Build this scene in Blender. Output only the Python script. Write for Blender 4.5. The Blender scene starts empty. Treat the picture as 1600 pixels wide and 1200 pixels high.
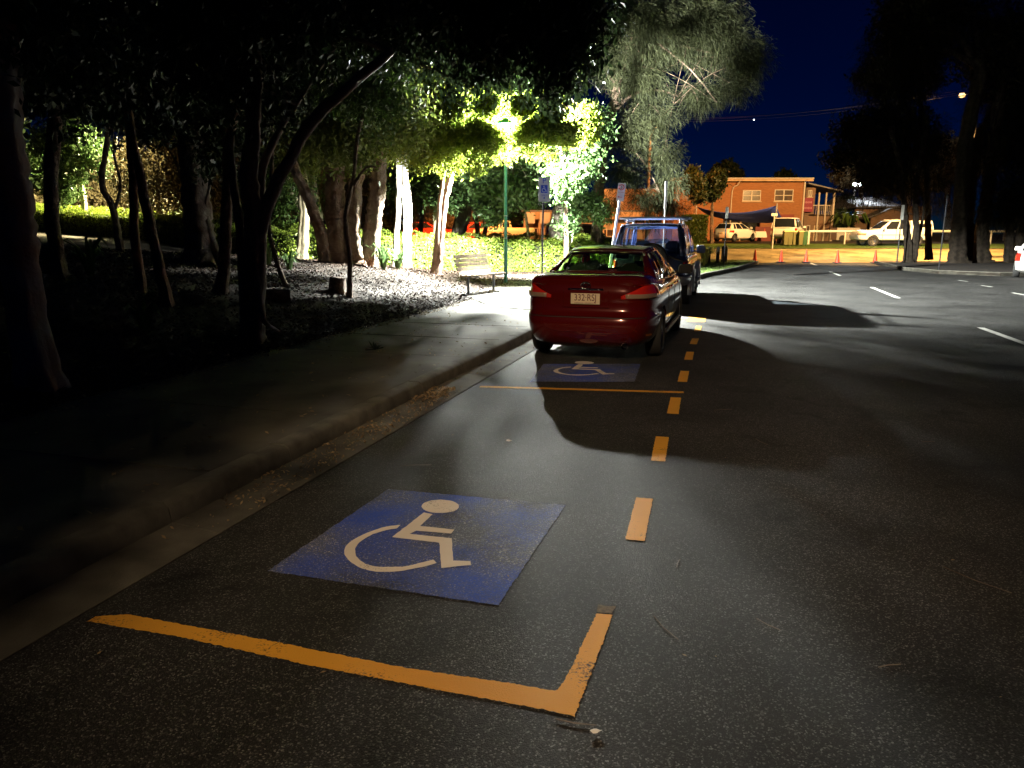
import bpy, bmesh, math, random
import numpy as np
from mathutils import Vector, Matrix, noise as mnoise
random.seed(7); RNG = np.random.default_rng(11)
S = bpy.context.scene; COL = S.collection
PI = math.pi

# ------------------------------------------------------------------ camera, sky, lights, exposure
F_PX, EYE, TILT = 1150.0, 1.65, math.atan(236/1150.0)
cd = bpy.data.cameras.new("camera"); cam = bpy.data.objects.new("camera", cd); COL.objects.link(cam)
cam.location = (0, 0, EYE); cam.rotation_euler = (PI/2 - TILT, 0, 0)
cd.sensor_width = 36; cd.lens = 36*F_PX/1600; cd.clip_start = .05; cd.clip_end = 3000
S.camera = cam
wd = bpy.data.worlds.new("World"); S.world = wd; wd.use_nodes = True
wn = wd.node_tree; bg = wn.nodes['Background']
sky = wn.nodes.new('ShaderNodeTexSky'); sky.sky_type = 'NISHITA'; sky.sun_disc = False
sky.sun_elevation = math.radians(-1.2); sky.sun_rotation = math.radians(10); sky.ozone_density = 7.0; sky.air_density = .4; sky.dust_density = 0.0
wn.links.new(sky.outputs[0], bg.inputs[0]); bg.inputs[1].default_value = 0.019
S.view_settings.view_transform = 'Standard'; S.view_settings.look = 'None'
S.view_settings.exposure = 0.0; S.view_settings.gamma = 1.0; S.view_settings.use_curve_mapping = False
S.render.engine = 'CYCLES'
cy = S.cycles; cy.use_denoising = True; cy.max_bounces = 5; cy.diffuse_bounces = 2; cy.glossy_bounces = 2
cy.transmission_bounces = 4; cy.transparent_max_bounces = 6; cy.sample_clamp_indirect = 3.0; cy.sample_clamp_direct = 30.0
cy.caustics_reflective = False; cy.caustics_refractive = False

LAMPS = {   # name: (location, watts, colour, bulb radius)
 'park':      ((-0.19, 22.40, 4.55), 98000, (.97, 1.0, .92), .09),
 'behind':    ((-3.0, -9.0, 10.0),   8600, (1.0, .70, .42), .10),
 'cross':     ((26.0, 45.0, 9.26),  32000, (1.0, .58, .20), .14),
 'building':  ((10.3, 52.5, 8.6),   6800, (1.0, .31, .06), .14),
 'carpark':   ((-3.5, 50.0, 8.4),    26000, (1.0, .33, .08), .14),
 'path':      ((-18.7, 44.5, 6.7), 100000, (1.0, .86, .45), .12),
 'flood':     ((36.3, 80.0, 6.46),   2600, (.86, .95, 1.0), .45),
}
AIM = {     # hooded lamps: (target, cone in degrees, softness)
 'behind':   ((1.0, 6.3, 0), 28, 1.0),
 'cross':    ((20.0, 52.0, 0), 142, .3),
 'flood':    ((24.0, 50.0, 18.0), 135, .3),
 'building': ((13.0, 66.0, 2.5), 125, .4),
 'carpark':  ((-6.0, 60.0, 1.0), 135, .4),
 'path':     ((-30.0, 41.0, 2.5), 165, .25),
}
def lamp_light(key):
    loc, w, c, r = LAMPS[key]; ld = bpy.data.lights.new('bulb', 'SPOT' if key in AIM else 'POINT')
    ld.energy = w; ld.color = c; ld.shadow_soft_size = r
    o = bpy.data.objects.new('bulb', ld); o.location = loc; COL.objects.link(o)
    if key in AIM:
        t, a, b = AIM[key]; ld.spot_size = math.radians(a); ld.spot_blend = b
        o.rotation_euler = (Vector(t)-Vector(loc)).to_track_quat('-Z', 'Y').to_euler()
    return o

# ------------------------------------------------------------------ helpers
def ray(px, py):
    dx = (px-800)/F_PX; dy = -(py-600)/F_PX
    return Vector((dx, math.cos(TILT)+dy*math.sin(TILT), -math.sin(TILT)+dy*math.cos(TILT)))
def at(px, py, Y):            # point at distance Y up the scene seen at photo pixel
    r = ray(px, py); return Vector((0, 0, EYE)) + r*(Y/r.y)
def gp(px, py, z=0.0):        # point of the flat ground at photo pixel
    r = ray(px, py); return Vector((0, 0, EYE)) + r*((z-EYE)/r.z)

PHI = math.radians(16.5); DU = Vector((math.sin(PHI), math.cos(PHI))); DV = Vector((math.cos(PHI), -math.sin(PHI)))
K0 = Vector((-.6, 8.56))
def W(u, v, z=0.0):
    p = K0 + DU*u + DV*v; return Vector((p.x, p.y, z))
def UV(x, y):
    d = Vector((x, y)) - K0; return d.dot(DU), d.dot(DV)

def far_np(y):
    y = np.asarray(y, float)
    a = np.clip((y-42)/10, 0, 1); b = np.clip((y-50)/14, 0, 1)
    return .62*a*a*(3-2*a) + .38*b*b*(3-2*b)
def zc(px, py, D):
    p = at(px, py, D); return (p.x, p.y, p.z)
def zt(px, D, z): 
    return ((px-800)/F_PX*D*1.0, D, z)
CP = [zc(60,545,7), zc(262,465,11), zc(395,500,10), zc(320,412,18), zc(550,412,21), zc(545,450,15), zc(635,418,25), zc(687,432,22),
      zt(900,30,.12), zt(700,28,.2), zt(600,27.5,.3), zt(450,28,.55), zt(300,32,.95), zt(100,40,1.65),
      (3,38,.25), (5,45,.4), (-2,38,.5), (-10,38,.95), (0,50,.75), (-10,52,1.0), (-30,52,2.0), (-40,80,1.8), (0,70,1.0), (20,70,1.0), (-20,65,1.1),
      (-15,18,1.7), (-9,5,1.1), (-4,1,.45), (-14,-8,1.3), (-30,10,2.4), (-3.3,6,.3), (-30,-10,2.2), (-35,35,2.4)]
CP = np.array(CP)
def _U(r2): return r2*np.log(r2+1e-9)*.5
_n = len(CP); _d2 = ((CP[:, None, :2]-CP[None, :, :2])**2).sum(-1)
_A = np.zeros((_n+3, _n+3)); _A[:_n, :_n] = _U(_d2) + np.eye(_n)*2.0
_A[:_n, _n] = 1; _A[:_n, _n+1:] = CP[:, :2]; _A[_n, :_n] = 1; _A[_n+1:, :_n] = CP[:, :2].T
_w = np.linalg.solve(_A, np.concatenate([CP[:, 2], [0, 0, 0]]))
def tps(x, y):
    x = np.asarray(x, float); y = np.asarray(y, float)
    r2 = (x[..., None]-CP[:, 0])**2 + (y[..., None]-CP[:, 1])**2
    return (_U(r2)*_w[:_n]).sum(-1) + _w[_n] + _w[_n+1]*x + _w[_n+2]*y
PATH_L = -2.66
def terrain(x, y):
    x = np.asarray(x, float); y = np.asarray(y, float)
    v = (x-K0.x)*DV.x + (y-K0.y)*DV.y
    s = PATH_L - v
    a = np.clip(s/3.2, 0, 1); a = a*a*(3-2*a)
    f = far_np(y)
    left = (.13+f)*(1-a) + np.clip(tps(x, y), .05, 3.2)*a
    return np.where(s >= 0, left, f-.06)
def tz(x, y): return float(terrain(x, y))
def hit(px, py):              # where the view through a photo pixel meets the terrain
    r = ray(px, py); t = 1.0
    while t < 120:
        p = Vector((0, 0, EYE)) + r*t
        if p.z < tz(p.x, p.y): break
        t += .05
    return p

class MB:
    def __init__(s): s.v = []; s.f = []; s.m = []
    def add(s, vs, fs, mi=0):
        o = len(s.v); s.v += [tuple(v) for v in vs]; s.f += [tuple(i+o for i in f) for f in fs]; s.m += [mi]*len(fs); return s
    def box(s, c, d, rot=None, mi=0, taper=1.0):
        x, y, z = d[0]/2, d[1]/2, d[2]/2; vs = []
        for k in (-1, 1):
            t = taper if k > 0 else 1.0
            for a, b in ((-1, -1), (1, -1), (1, 1), (-1, 1)):
                p = Vector((a*x*t, b*y*t, k*z))
                if rot is not None: p = rot @ p
                vs.append(p+Vector(c))
        return s.add(vs, [(3,2,1,0),(4,5,6,7),(0,1,5,4),(1,2,6,5),(2,3,7,6),(3,0,4,7)], mi)
    def tube(s, pts, rad, n=8, mi=0, cap=True, lobes=None, jit=0):
        pts = [Vector(p) for p in pts]; vs = []; fs = []
        if not hasattr(rad, '__len__'): rad = [rad]*len(pts)
        side = None
        for i, p in enumerate(pts):
            t = (pts[min(i+1, len(pts)-1)] - pts[max(i-1, 0)]).normalized()
            if side is None: side = t.cross(Vector((0.13, .97, 0.2))).normalized()
            side = (side - t*side.dot(t)).normalized(); up = t.cross(side)
            for k in range(n):
                a = 2*PI*k/n; r = rad[i]
                if lobes: r *= 1 + lobes[i]*(.5*math.sin(3*a+.6)+.5*math.sin(5*a+2.1+i*.15))
                if jit: r *= 1 + random.uniform(-jit, jit)
                vs.append(p + side*math.cos(a)*r + up*math.sin(a)*r)
        for i in range(len(pts)-1):
            for k in range(n):
                a = i*n+k; b = i*n+(k+1) % n; fs.append((a, b, b+n, a+n))
        if cap: fs.append(tuple(range(n-1, -1, -1))); fs.append(tuple(range((len(pts)-1)*n, len(pts)*n)))
        return s.add(vs, fs, mi)
    def lathe(s, prof, c=(0, 0, 0), n=24, axis='z', mi=0):
        vs = []; fs = []; m = len(prof)
        for k in range(n):
            a = 2*PI*k/n
            for r, h in prof:
                if axis == 'z': p = (r*math.cos(a), r*math.sin(a), h)
                elif axis == 'x': p = (h, r*math.cos(a), r*math.sin(a))
                else: p = (r*math.cos(a), h, r*math.sin(a))
                vs.append(Vector(p)+Vector(c))
        for k in range(n):
            for j in range(m-1):
                a = k*m+j; b = ((k+1) % n)*m+j; fs.append((a, b, b+1, a+1))
        return s.add(vs, fs, mi)
    def prism(s, poly, z0, z1, mi=0):
        n = len(poly); vs = [(p[0], p[1], z0) for p in poly]+[(p[0], p[1], z1) for p in poly]
        fs = [tuple(range(n-1, -1, -1)), tuple(range(n, 2*n))] + [(i, (i+1) % n, n+(i+1) % n, n+i) for i in range(n)]
        return s.add(vs, fs, mi)
    def build(s, name, mats, parent=None, smooth=None, loc=None, solid=None):
        me = bpy.data.meshes.new(name); me.from_pydata(s.v, [], s.f); 
        if not isinstance(mats, (list, tuple)): mats = [mats]
        for m in mats: me.materials.append(m)
        if len(mats) > 1: me.polygons.foreach_set('material_index', s.m)
        me.update()
        bm = bmesh.new(); bm.from_mesh(me); bmesh.ops.recalc_face_normals(bm, faces=bm.faces); bm.to_mesh(me); bm.free()
        if smooth is not None:
            me.polygons.foreach_set('use_smooth', [True]*len(me.polygons)); me.set_sharp_from_angle(angle=math.radians(smooth))
        o = bpy.data.objects.new(name, me); COL.objects.link(o)
        if loc is not None: o.location = loc
        if parent is not None: o.parent = parent
        if solid:
            sm = o.modifiers.new('thick', 'SOLIDIFY'); sm.thickness = solid; sm.offset = -1
        return o
def npmesh(name, V, nper, mat, parent=None, smooth=False):   # V: (n*nper,3) faces of nper verts each
    n = len(V)//nper; me = bpy.data.meshes.new(name)
    me.vertices.add(len(V)); me.vertices.foreach_set('co', V.astype(np.float32).ravel())
    me.loops.add(len(V)); me.loops.foreach_set('vertex_index', np.arange(len(V), dtype=np.int32))
    me.polygons.add(n); me.polygons.foreach_set('loop_start', np.arange(0, len(V), nper, dtype=np.int32))
    me.materials.append(mat); me.update(calc_edges=True)
    if smooth: me.polygons.foreach_set('use_smooth', [True]*n)
    o = bpy.data.objects.new(name, me); COL.objects.link(o)
    if parent is not None: o.parent = parent
    return o
def gridmesh(name, P, mat, kind=None, smooth=True, parent=None):  # P (a,b,3)
    a, b, _ = P.shape; me = bpy.data.meshes.new(name)
    idx = np.arange(a*b).reshape(a, b)
    q = np.stack([idx[:-1, :-1], idx[:-1, 1:], idx[1:, 1:], idx[1:, :-1]], -1).reshape(-1, 4)
    me.vertices.add(a*b); me.vertices.foreach_set('co', P.astype(np.float32).ravel())
    me.loops.add(q.size); me.loops.foreach_set('vertex_index', q.astype(np.int32).ravel())
    me.polygons.add(len(q)); me.polygons.foreach_set('loop_start', np.arange(0, q.size, 4, dtype=np.int32))
    me.materials.append(mat); me.update(calc_edges=True)
    bm = bmesh.new(); bm.from_mesh(me)
    bmesh.ops.recalc_face_normals(bm, faces=bm.faces)
    bm.faces.ensure_lookup_table()
    if bm.faces[0].normal.z < 0: bmesh.ops.reverse_faces(bm, faces=bm.faces)
    bm.to_mesh(me); bm.free()
    if smooth: me.polygons.foreach_set('use_smooth', [True]*len(me.polygons))
    o = bpy.data.objects.new(name, me); COL.objects.link(o)
    if kind: o['kind'] = kind
    if parent is not None: o.parent = parent
    return o
def tag(o, label=None, cat=None, group=None, kind=None):
    if label: o['label'] = label
    if cat: o['category'] = cat
    if group: o['group'] = group
    if kind: o['kind'] = kind
    return o
def empty(name, loc, label, cat, group=None, rz=0):
    o = bpy.data.objects.new(name, None); o.empty_display_size = .2; COL.objects.link(o)
    o.location = loc; o.rotation_euler = (0, 0, rz); return tag(o, label, cat, group)
def copy_tree(o, parent=None):
    c = o.copy(); COL.objects.link(c); c.parent = parent
    for ch in list(o.children): copy_tree(ch, c)
    return c
def text_mesh(txt, size, mat, parent, loc, rot, name='lettering', extrude=.001, align='CENTER', sx=1.0):
    cu = bpy.data.curves.new(name, 'FONT'); cu.body = txt; cu.size = size; cu.extrude = extrude
    cu.align_x = align; cu.align_y = 'CENTER'
    t = bpy.data.objects.new(name, cu); COL.objects.link(t)
    dg = bpy.context.evaluated_depsgraph_get(); me = bpy.data.meshes.new_from_object(t.evaluated_get(dg))
    bpy.data.objects.remove(t); me.materials.clear(); me.materials.append(mat)
    o = bpy.data.objects.new(name, me); COL.objects.link(o); o.parent = parent
    o.location = loc; o.rotation_euler = rot; o.scale = (sx, 1, 1); return o

def curve(pts, k=5, wob=.02):
    """smooth path through points"""
    pts = [Vector(p) for p in pts]; out = []
    for i in range(len(pts)-1):
        p0 = pts[max(i-1, 0)]; p1 = pts[i]; p2 = pts[i+1]; p3 = pts[min(i+2, len(pts)-1)]
        for j in range(k):
            t = j/k; q = .5*((2*p1)+(-p0+p2)*t+(2*p0-5*p1+4*p2-p3)*t*t+(-p0+3*p1-3*p2+p3)*t**3)
            out.append(q+Vector((random.uniform(-wob, wob), random.uniform(-wob, wob), 0)))
    out.append(pts[-1]); return out
# ------------------------------------------------------------------ materials
def mat(name, col, rough=.6, metal=0, var=0, vscale=8, bump=0, bscale=40, bdist=.01, spec=.5, col2=None, coat=0, emit=None, estr=0, alpha=None):
    m = bpy.data.materials.new(name); m.use_nodes = True; nt = m.node_tree; b = nt.nodes['Principled BSDF']
    b.inputs['Base Color'].default_value = (*col, 1); b.inputs['Roughness'].default_value = rough
    b.inputs['Metallic'].default_value = metal; b.inputs['Specular IOR Level'].default_value = spec
    b.inputs['Coat Weight'].default_value = coat; b.inputs['Coat Roughness'].default_value = .04
    tc = nt.nodes.new('ShaderNodeTexCoord')
    if var or col2:
        n = nt.nodes.new('ShaderNodeTexNoise'); n.inputs['Scale'].default_value = vscale; n.inputs['Detail'].default_value = 5
        nt.links.new(tc.outputs['Object'], n.inputs['Vector'])
        mx = nt.nodes.new('ShaderNodeMix'); mx.data_type = 'RGBA'
        c2 = col2 or tuple(max(0, c*(1-var)) for c in col); c1 = col if col2 else tuple(min(1, c*(1+var)) for c in col)
        mx.inputs['A'].default_value = (*c1, 1); mx.inputs['B'].default_value = (*c2, 1)
        mr = nt.nodes.new('ShaderNodeMapRange'); mr.inputs[1].default_value = .35; mr.inputs[2].default_value = .65
        nt.links.new(n.outputs['Fac'], mr.inputs[0]); nt.links.new(mr.outputs[0], mx.inputs['Factor']); nt.links.new(mx.outputs['Result'], b.inputs['Base Color'])
    if bump:
        n = nt.nodes.new('ShaderNodeTexNoise'); n.inputs['Scale'].default_value = bscale; n.inputs['Detail'].default_value = 6
        nt.links.new(tc.outputs['Object'], n.inputs['Vector'])
        bp = nt.nodes.new('ShaderNodeBump'); bp.inputs['Strength'].default_value = bump; bp.inputs['Distance'].default_value = bdist
        nt.links.new(n.outputs['Fac'], bp.inputs['Height']); nt.links.new(bp.outputs[0], b.inputs['Normal'])
    if emit: b.inputs['Emission Color'].default_value = (*emit, 1); b.inputs['Emission Strength'].default_value = estr
    return m
def leafmat(name, c1, c2, tr=.35, rough=.45, scale=1.2, spec=.35):
    m = bpy.data.materials.new(name); m.use_nodes = True; nt = m.node_tree; b = nt.nodes['Principled BSDF']; out = nt.nodes['Material Output']
    g = nt.nodes.new('ShaderNodeNewGeometry'); n = nt.nodes.new('ShaderNodeTexNoise'); n.inputs['Scale'].default_value = scale; n.inputs['Detail'].default_value = 4
    nt.links.new(g.outputs['Position'], n.inputs['Vector'])
    wn_ = nt.nodes.new('ShaderNodeTexWhiteNoise'); wn_.noise_dimensions = '1D'; nt.links.new(g.outputs['Random Per Island'], wn_.inputs['W'])
    ad = nt.nodes.new('ShaderNodeMath'); ad.operation = 'MULTIPLY_ADD'; ad.inputs[1].default_value = .6; nt.links.new(wn_.outputs['Value'], ad.inputs[0])
    sb = nt.nodes.new('ShaderNodeMath'); sb.operation = 'SUBTRACT'; sb.inputs[1].default_value = .3; nt.links.new(n.outputs['Fac'], sb.inputs[0]); nt.links.new(sb.outputs[0], ad.inputs[2])
    mx = nt.nodes.new('ShaderNodeMix'); mx.data_type = 'RGBA'; mx.inputs['A'].default_value = (*c1, 1); mx.inputs['B'].default_value = (*c2, 1)
    nt.links.new(ad.outputs[0], mx.inputs['Factor']); nt.links.new(mx.outputs['Result'], b.inputs['Base Color'])
    b.inputs['Roughness'].default_value = rough; b.inputs['Specular IOR Level'].default_value = spec
    t = nt.nodes.new('ShaderNodeBsdfTranslucent'); nt.links.new(mx.outputs['Result'], t.inputs[0])
    ms = nt.nodes.new('ShaderNodeMixShader'); ms.inputs[0].default_value = tr
    nt.links.new(b.outputs[0], ms.inputs[1]); nt.links.new(t.outputs[0], ms.inputs[2]); nt.links.new(ms.outputs[0], out.inputs['Surface'])
    return m
def asphalt_nodes(nt, b, base=(.029,.029,.029), paint=None, wear=.5, wscale=9, wsharp=.12, bumpk=1.0, stone=(.20,.20,.195)):
    tc = nt.nodes.new('ShaderNodeTexCoord'); L = nt.links.new
    v = nt.nodes.new('ShaderNodeTexVoronoi'); v.inputs['Scale'].default_value = 170; L(tc.outputs['Object'], v.inputs['Vector'])
    v2 = nt.nodes.new('ShaderNodeTexVoronoi'); v2.inputs['Scale'].default_value = 60; L(tc.outputs['Object'], v2.inputs['Vector'])
    n1 = nt.nodes.new('ShaderNodeTexNoise'); n1.inputs['Scale'].default_value = .7; n1.inputs['Detail'].default_value = 6; L(tc.outputs['Object'], n1.inputs['Vector'])
    n2 = nt.nodes.new('ShaderNodeTexNoise'); n2.inputs['Scale'].default_value = 420; n2.inputs['Detail'].default_value = 2; L(tc.outputs['Object'], n2.inputs['Vector'])
    # stones: random per cell brightness, few light
    sep = nt.nodes.new('ShaderNodeSeparateColor'); L(v.outputs['Color'], sep.inputs[0])
    pw = nt.nodes.new('ShaderNodeMath'); pw.operation = 'POWER'; pw.inputs[1].default_value = 9; L(sep.outputs[0], pw.inputs[0])
    mx = nt.nodes.new('ShaderNodeMix'); mx.data_type = 'RGBA'; mx.inputs['A'].default_value = (*[c*.7 for c in base], 1); mx.inputs['B'].default_value = (*stone, 1)
    L(pw.outputs[0], mx.inputs['Factor'])
    m2 = nt.nodes.new('ShaderNodeMix'); m2.data_type = 'RGBA'; m2.blend_type = 'MULTIPLY'; m2.inputs['Factor'].default_value = 1
    mr = nt.nodes.new('ShaderNodeMapRange'); mr.inputs[1].default_value = .3; mr.inputs[2].default_value = .7; mr.inputs[3].default_value = .5; mr.inputs[4].default_value = 1.45
    L(n1.outputs['Fac'], mr.inputs[0]); L(mx.outputs['Result'], m2.inputs['A']); L(mr.outputs[0], m2.inputs['B'])
    n3 = nt.nodes.new('ShaderNodeTexNoise'); n3.inputs['Scale'].default_value = 1.9; n3.inputs['Detail'].default_value = 4; n3.inputs['Distortion'].default_value = .8; L(tc.outputs['Object'], n3.inputs['Vector'])
    r3 = nt.nodes.new('ShaderNodeMapRange'); r3.inputs[1].default_value = .56; r3.inputs[2].default_value = .70; r3.inputs[3].default_value = 1; r3.inputs[4].default_value = .45; L(n3.outputs['Fac'], r3.inputs[0])
    m4 = nt.nodes.new('ShaderNodeMix'); m4.data_type = 'RGBA'; m4.blend_type = 'MULTIPLY'; m4.inputs['Factor'].default_value = 1; L(m2.outputs['Result'], m4.inputs['A']); L(r3.outputs[0], m4.inputs['B'])
    col = m4.outputs['Result']
    # height from stones
    h = nt.nodes.new('ShaderNodeMath'); h.operation = 'MULTIPLY_ADD'; h.inputs[1].default_value = -1.0; L(v.outputs['Distance'], h.inputs[0]); L(sep.outputs[1], h.inputs[2])
    h2 = nt.nodes.new('ShaderNodeMath'); h2.operation = 'MULTIPLY_ADD'; h2.inputs[1].default_value = .5; L(n2.outputs['Fac'], h2.inputs[0]); L(h.outputs[0], h2.inputs[2])
    bp = nt.nodes.new('ShaderNodeBump'); bp.inputs['Strength'].default_value = 1.0*bumpk; bp.inputs['Distance'].default_value = .003; L(h2.outputs[0], bp.inputs['Height']); L(bp.outputs[0], b.inputs['Normal'])
    b.inputs['Roughness'].default_value = .66; b.inputs['Specular IOR Level'].default_value = .22
    if paint:
        nw = nt.nodes.new('ShaderNodeTexNoise'); nw.inputs['Scale'].default_value = wscale*.25; nw.inputs['Detail'].default_value = 3; L(tc.outputs['Object'], nw.inputs['Vector'])
        nf = nt.nodes.new('ShaderNodeTexNoise'); nf.inputs['Scale'].default_value = 95; nf.inputs['Detail'].default_value = 3; L(tc.outputs['Object'], nf.inputs['Vector'])
        a = nt.nodes.new('ShaderNodeMath'); a.operation = 'MULTIPLY_ADD'; a.inputs[1].default_value = .55; L(nf.outputs['Fac'], a.inputs[0]); L(nw.outputs['Fac'], a.inputs[2])
        r = nt.nodes.new('ShaderNodeMapRange'); r.inputs[1].default_value = wear+.28; r.inputs[2].default_value = wear+.28+wsharp; L(a.outputs[0], r.inputs[0])
        m3 = nt.nodes.new('ShaderNodeMix'); m3.data_type = 'RGBA'
        pv = nt.nodes.new('ShaderNodeMix'); pv.data_type = 'RGBA'; pv.inputs['A'].default_value = (*[c*.72 for c in paint], 1); pv.inputs['B'].default_value = (*paint, 1); L(nw.outputs['Fac'], pv.inputs['Factor'])
        L(r.outputs[0], m3.inputs['Factor']); L(pv.outputs['Result'], m3.inputs['A']); L(col, m3.inputs['B']); col = m3.outputs['Result']
    L(col, b.inputs['Base Color'])
def roadmat(name, **k):
    m = bpy.data.materials.new(name); m.use_nodes = True; asphalt_nodes(m.node_tree, m.node_tree.nodes['Principled BSDF'], **k); return m
M = {}
M['asphalt'] = roadmat('asphalt')
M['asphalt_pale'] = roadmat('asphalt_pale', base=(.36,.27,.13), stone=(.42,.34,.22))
M['yellow_paint'] = roadmat('yellow_paint', paint=(.80,.40,.045), wear=.62, bumpk=.45)
M['white_paint'] = roadmat('white_paint', paint=(.78,.78,.74), wear=.60, bumpk=.5)
M['cream_paint'] = roadmat('cream_paint', paint=(.85,.80,.72), wear=.62, bumpk=.5)
M['blue_paint'] = roadmat('blue_paint', paint=(.04,.12,.78), wear=.26, wscale=7, wsharp=.36, bumpk=1.5, base=(.15,.18,.28), stone=(.60,.62,.70))
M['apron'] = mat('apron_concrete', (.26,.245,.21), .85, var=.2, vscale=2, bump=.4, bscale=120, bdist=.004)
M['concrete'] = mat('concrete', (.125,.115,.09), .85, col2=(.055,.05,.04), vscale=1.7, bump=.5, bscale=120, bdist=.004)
M['kerb'] = mat('kerb', (.11,.105,.085), .85, var=.35, vscale=5, bump=.6, bscale=70, bdist=.006)
M['gutter'] = mat('gutter', (.085,.08,.065), .85, var=.4, vscale=3.5, bump=.6, bscale=90, bdist=.006)
M['soil'] = mat('soil', (.03,.02,.014), .95, var=.5, vscale=6, bump=1, bscale=25, bdist=.03)
M['chips'] = leafmat('chips', (.016,.010,.006), (.085,.048,.030), tr=.0, rough=.75, scale=30)
M['litter'] = leafmat('litter', (.05,.035,.02), (.42,.30,.16), tr=.1, rough=.6, scale=12)
M['grass'] = mat('grass_base', (.06,.10,.02), .9, var=.5, vscale=9, bump=1, bscale=60, bdist=.03)
M['blade'] = leafmat('grass_blade', (.05,.12,.015), (.16,.20,.05), tr=.3)
M['bark'] = mat('bark', (.15,.10,.07), .85, var=.5, vscale=6, bump=1, bscale=18, bdist=.04)
M['bark_grey'] = mat('bark_grey', (.22,.19,.16), .85, col2=(.10,.07,.05), vscale=4, bump=.9, bscale=14, bdist=.03)
M['bark_pale'] = mat('bark_pale', (.55,.50,.42), .75, var=.3, vscale=7, bump=.6, bscale=14, bdist=.02)
M['bark_red'] = mat('bark_red', (.26,.11,.06), .8, col2=(.12,.07,.05), vscale=3, bump=.8, bscale=20, bdist=.03)
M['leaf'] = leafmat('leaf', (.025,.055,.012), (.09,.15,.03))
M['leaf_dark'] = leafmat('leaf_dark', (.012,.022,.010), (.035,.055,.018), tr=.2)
M['leaf_lime'] = leafmat('leaf_lime', (.06,.10,.010), (.24,.26,.03), tr=.4)
M['leaf_glossy'] = leafmat('leaf_glossy', (.035,.08,.025), (.11,.17,.06), tr=.3, rough=.35)
M['needle'] = leafmat('needle', (.017,.022,.007), (.050,.056,.022), tr=.3, rough=.7)
M['hedge'] = leafmat('hedge_leaf', (.06,.12,.012), (.28,.34,.055), tr=.3, rough=.35, scale=6)
M['brown_shrub'] = leafmat('brown_shrub', (.06,.045,.02), (.16,.13,.07), tr=.2, rough=.7)
M['black_metal'] = mat('black_metal', (.02,.02,.022), .45, metal=.3)
M['grey_metal'] = mat('grey_metal', (.35,.35,.36), .4, metal=.7, var=.15)
M['galv'] = mat('galvanised_steel', (.48,.48,.47), .45, metal=.5, var=.15, vscale=20)
M['green_metal'] = mat('green_enamel', (.03,.16,.12), .35, var=.1)
M['pale_metal'] = mat('pale_enamel', (.62,.60,.55), .45)
M['timber'] = mat('timber', (.58,.46,.33), .7, var=.3, vscale=14, bump=.4, bscale=60, bdist=.003)
M['dark_timber'] = mat('dark_timber', (.06,.05,.045), .8, var=.3, bump=.5, bscale=30)
M['sign_white'] = mat('sign_white', (.72,.72,.74), .4)
M['sign_blue'] = mat('sign_blue', (.02,.06,.42), .4)
M['sign_red'] = mat('sign_red', (.45,.02,.03), .4)
M['sign_dark'] = mat('sign_dark', (.03,.03,.05), .5)
M['red_car'] = mat('red_car_paint', (.10,.005,.0035), .16, metal=.2, coat=1.0)
M['blue_car'] = mat('blue_car_paint', (.09,.12,.25), .25, metal=.4, coat=1.0)
M['silver'] = mat('silver_paint', (.50,.51,.54), .3, metal=.1, coat=.6)
M['white_car'] = mat('white_car_paint', (.75,.73,.70), .3, coat=.8)
M['dark_car'] = mat('dark_car_paint', (.04,.04,.05), .25, metal=.3, coat=.8)
M['bright_red_car'] = mat('bright_red_car_paint', (.5,.04,.02), .3, coat=.6)
M['yellow_car'] = mat('pale_yellow_car_paint', (.75,.62,.35), .3, coat=.6)
M['tyre'] = mat('tyre_rubber', (.018,.018,.018), .8, bump=.4, bscale=60, bdist=.004)
M['rim'] = mat('alloy', (.55,.55,.57), .28, metal=.9)
M['trim'] = mat('black_trim', (.015,.015,.016), .5)
M['seat'] = mat('seat_cloth', (.03,.03,.033), .9)
M['chrome'] = mat('chrome', (.75,.75,.75), .08, metal=1)
M['tail_red'] = mat('tail_lamp_red', (.55,.02,.012), .12, coat=1, spec=.6)
M['tail_clear'] = mat('tail_lamp_clear', (.50,.34,.24), .12, metal=.4, coat=1)
M['plate'] = mat('number_plate', (.74,.62,.42), .45)
M['plate_text'] = mat('plate_lettering', (.12,.015,.03), .5)
def glassmat(name, tint=(.55,.6,.58), mixf=.12):
    m = bpy.data.materials.new(name); m.use_nodes = True; nt = m.node_tree; out = nt.nodes['Material Output']; nt.nodes.remove(nt.nodes['Principled BSDF'])
    t = nt.nodes.new('ShaderNodeBsdfTransparent'); t.inputs[0].default_value = (*tint, 1)
    g = nt.nodes.new('ShaderNodeBsdfGlossy'); g.inputs['Roughness'].default_value = .03
    lw = nt.nodes.new('ShaderNodeLayerWeight'); lw.inputs[0].default_value = .5; pw = nt.nodes.new('ShaderNodeMath'); pw.operation = 'POWER'; pw.inputs[1].default_value = 4
    nt.links.new(lw.outputs['Facing'], pw.inputs[0]); fr = nt.nodes.new('ShaderNodeMath'); fr.operation = 'MULTIPLY_ADD'; fr.inputs[1].default_value = .7; fr.inputs[2].default_value = .05; nt.links.new(pw.outputs[0], fr.inputs[0])
    ms = nt.nodes.new('ShaderNodeMixShader'); nt.links.new(fr.outputs[0], ms.inputs[0]); nt.links.new(t.outputs[0], ms.inputs[1]); nt.links.new(g.outputs[0], ms.inputs[2])
    nt.links.new(ms.outputs[0], out.inputs['Surface']); return m
M['glass'] = glassmat('car_glass'); M['glass_clear'] = glassmat('clear_car_glass', (.66,.72,.78)); M['glass_green'] = glassmat('green_car_glass', (.48,.66,.38))
M['dark_glass'] = mat('dark_window_glass', (.015,.017,.02), .08, spec=.8)
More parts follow.
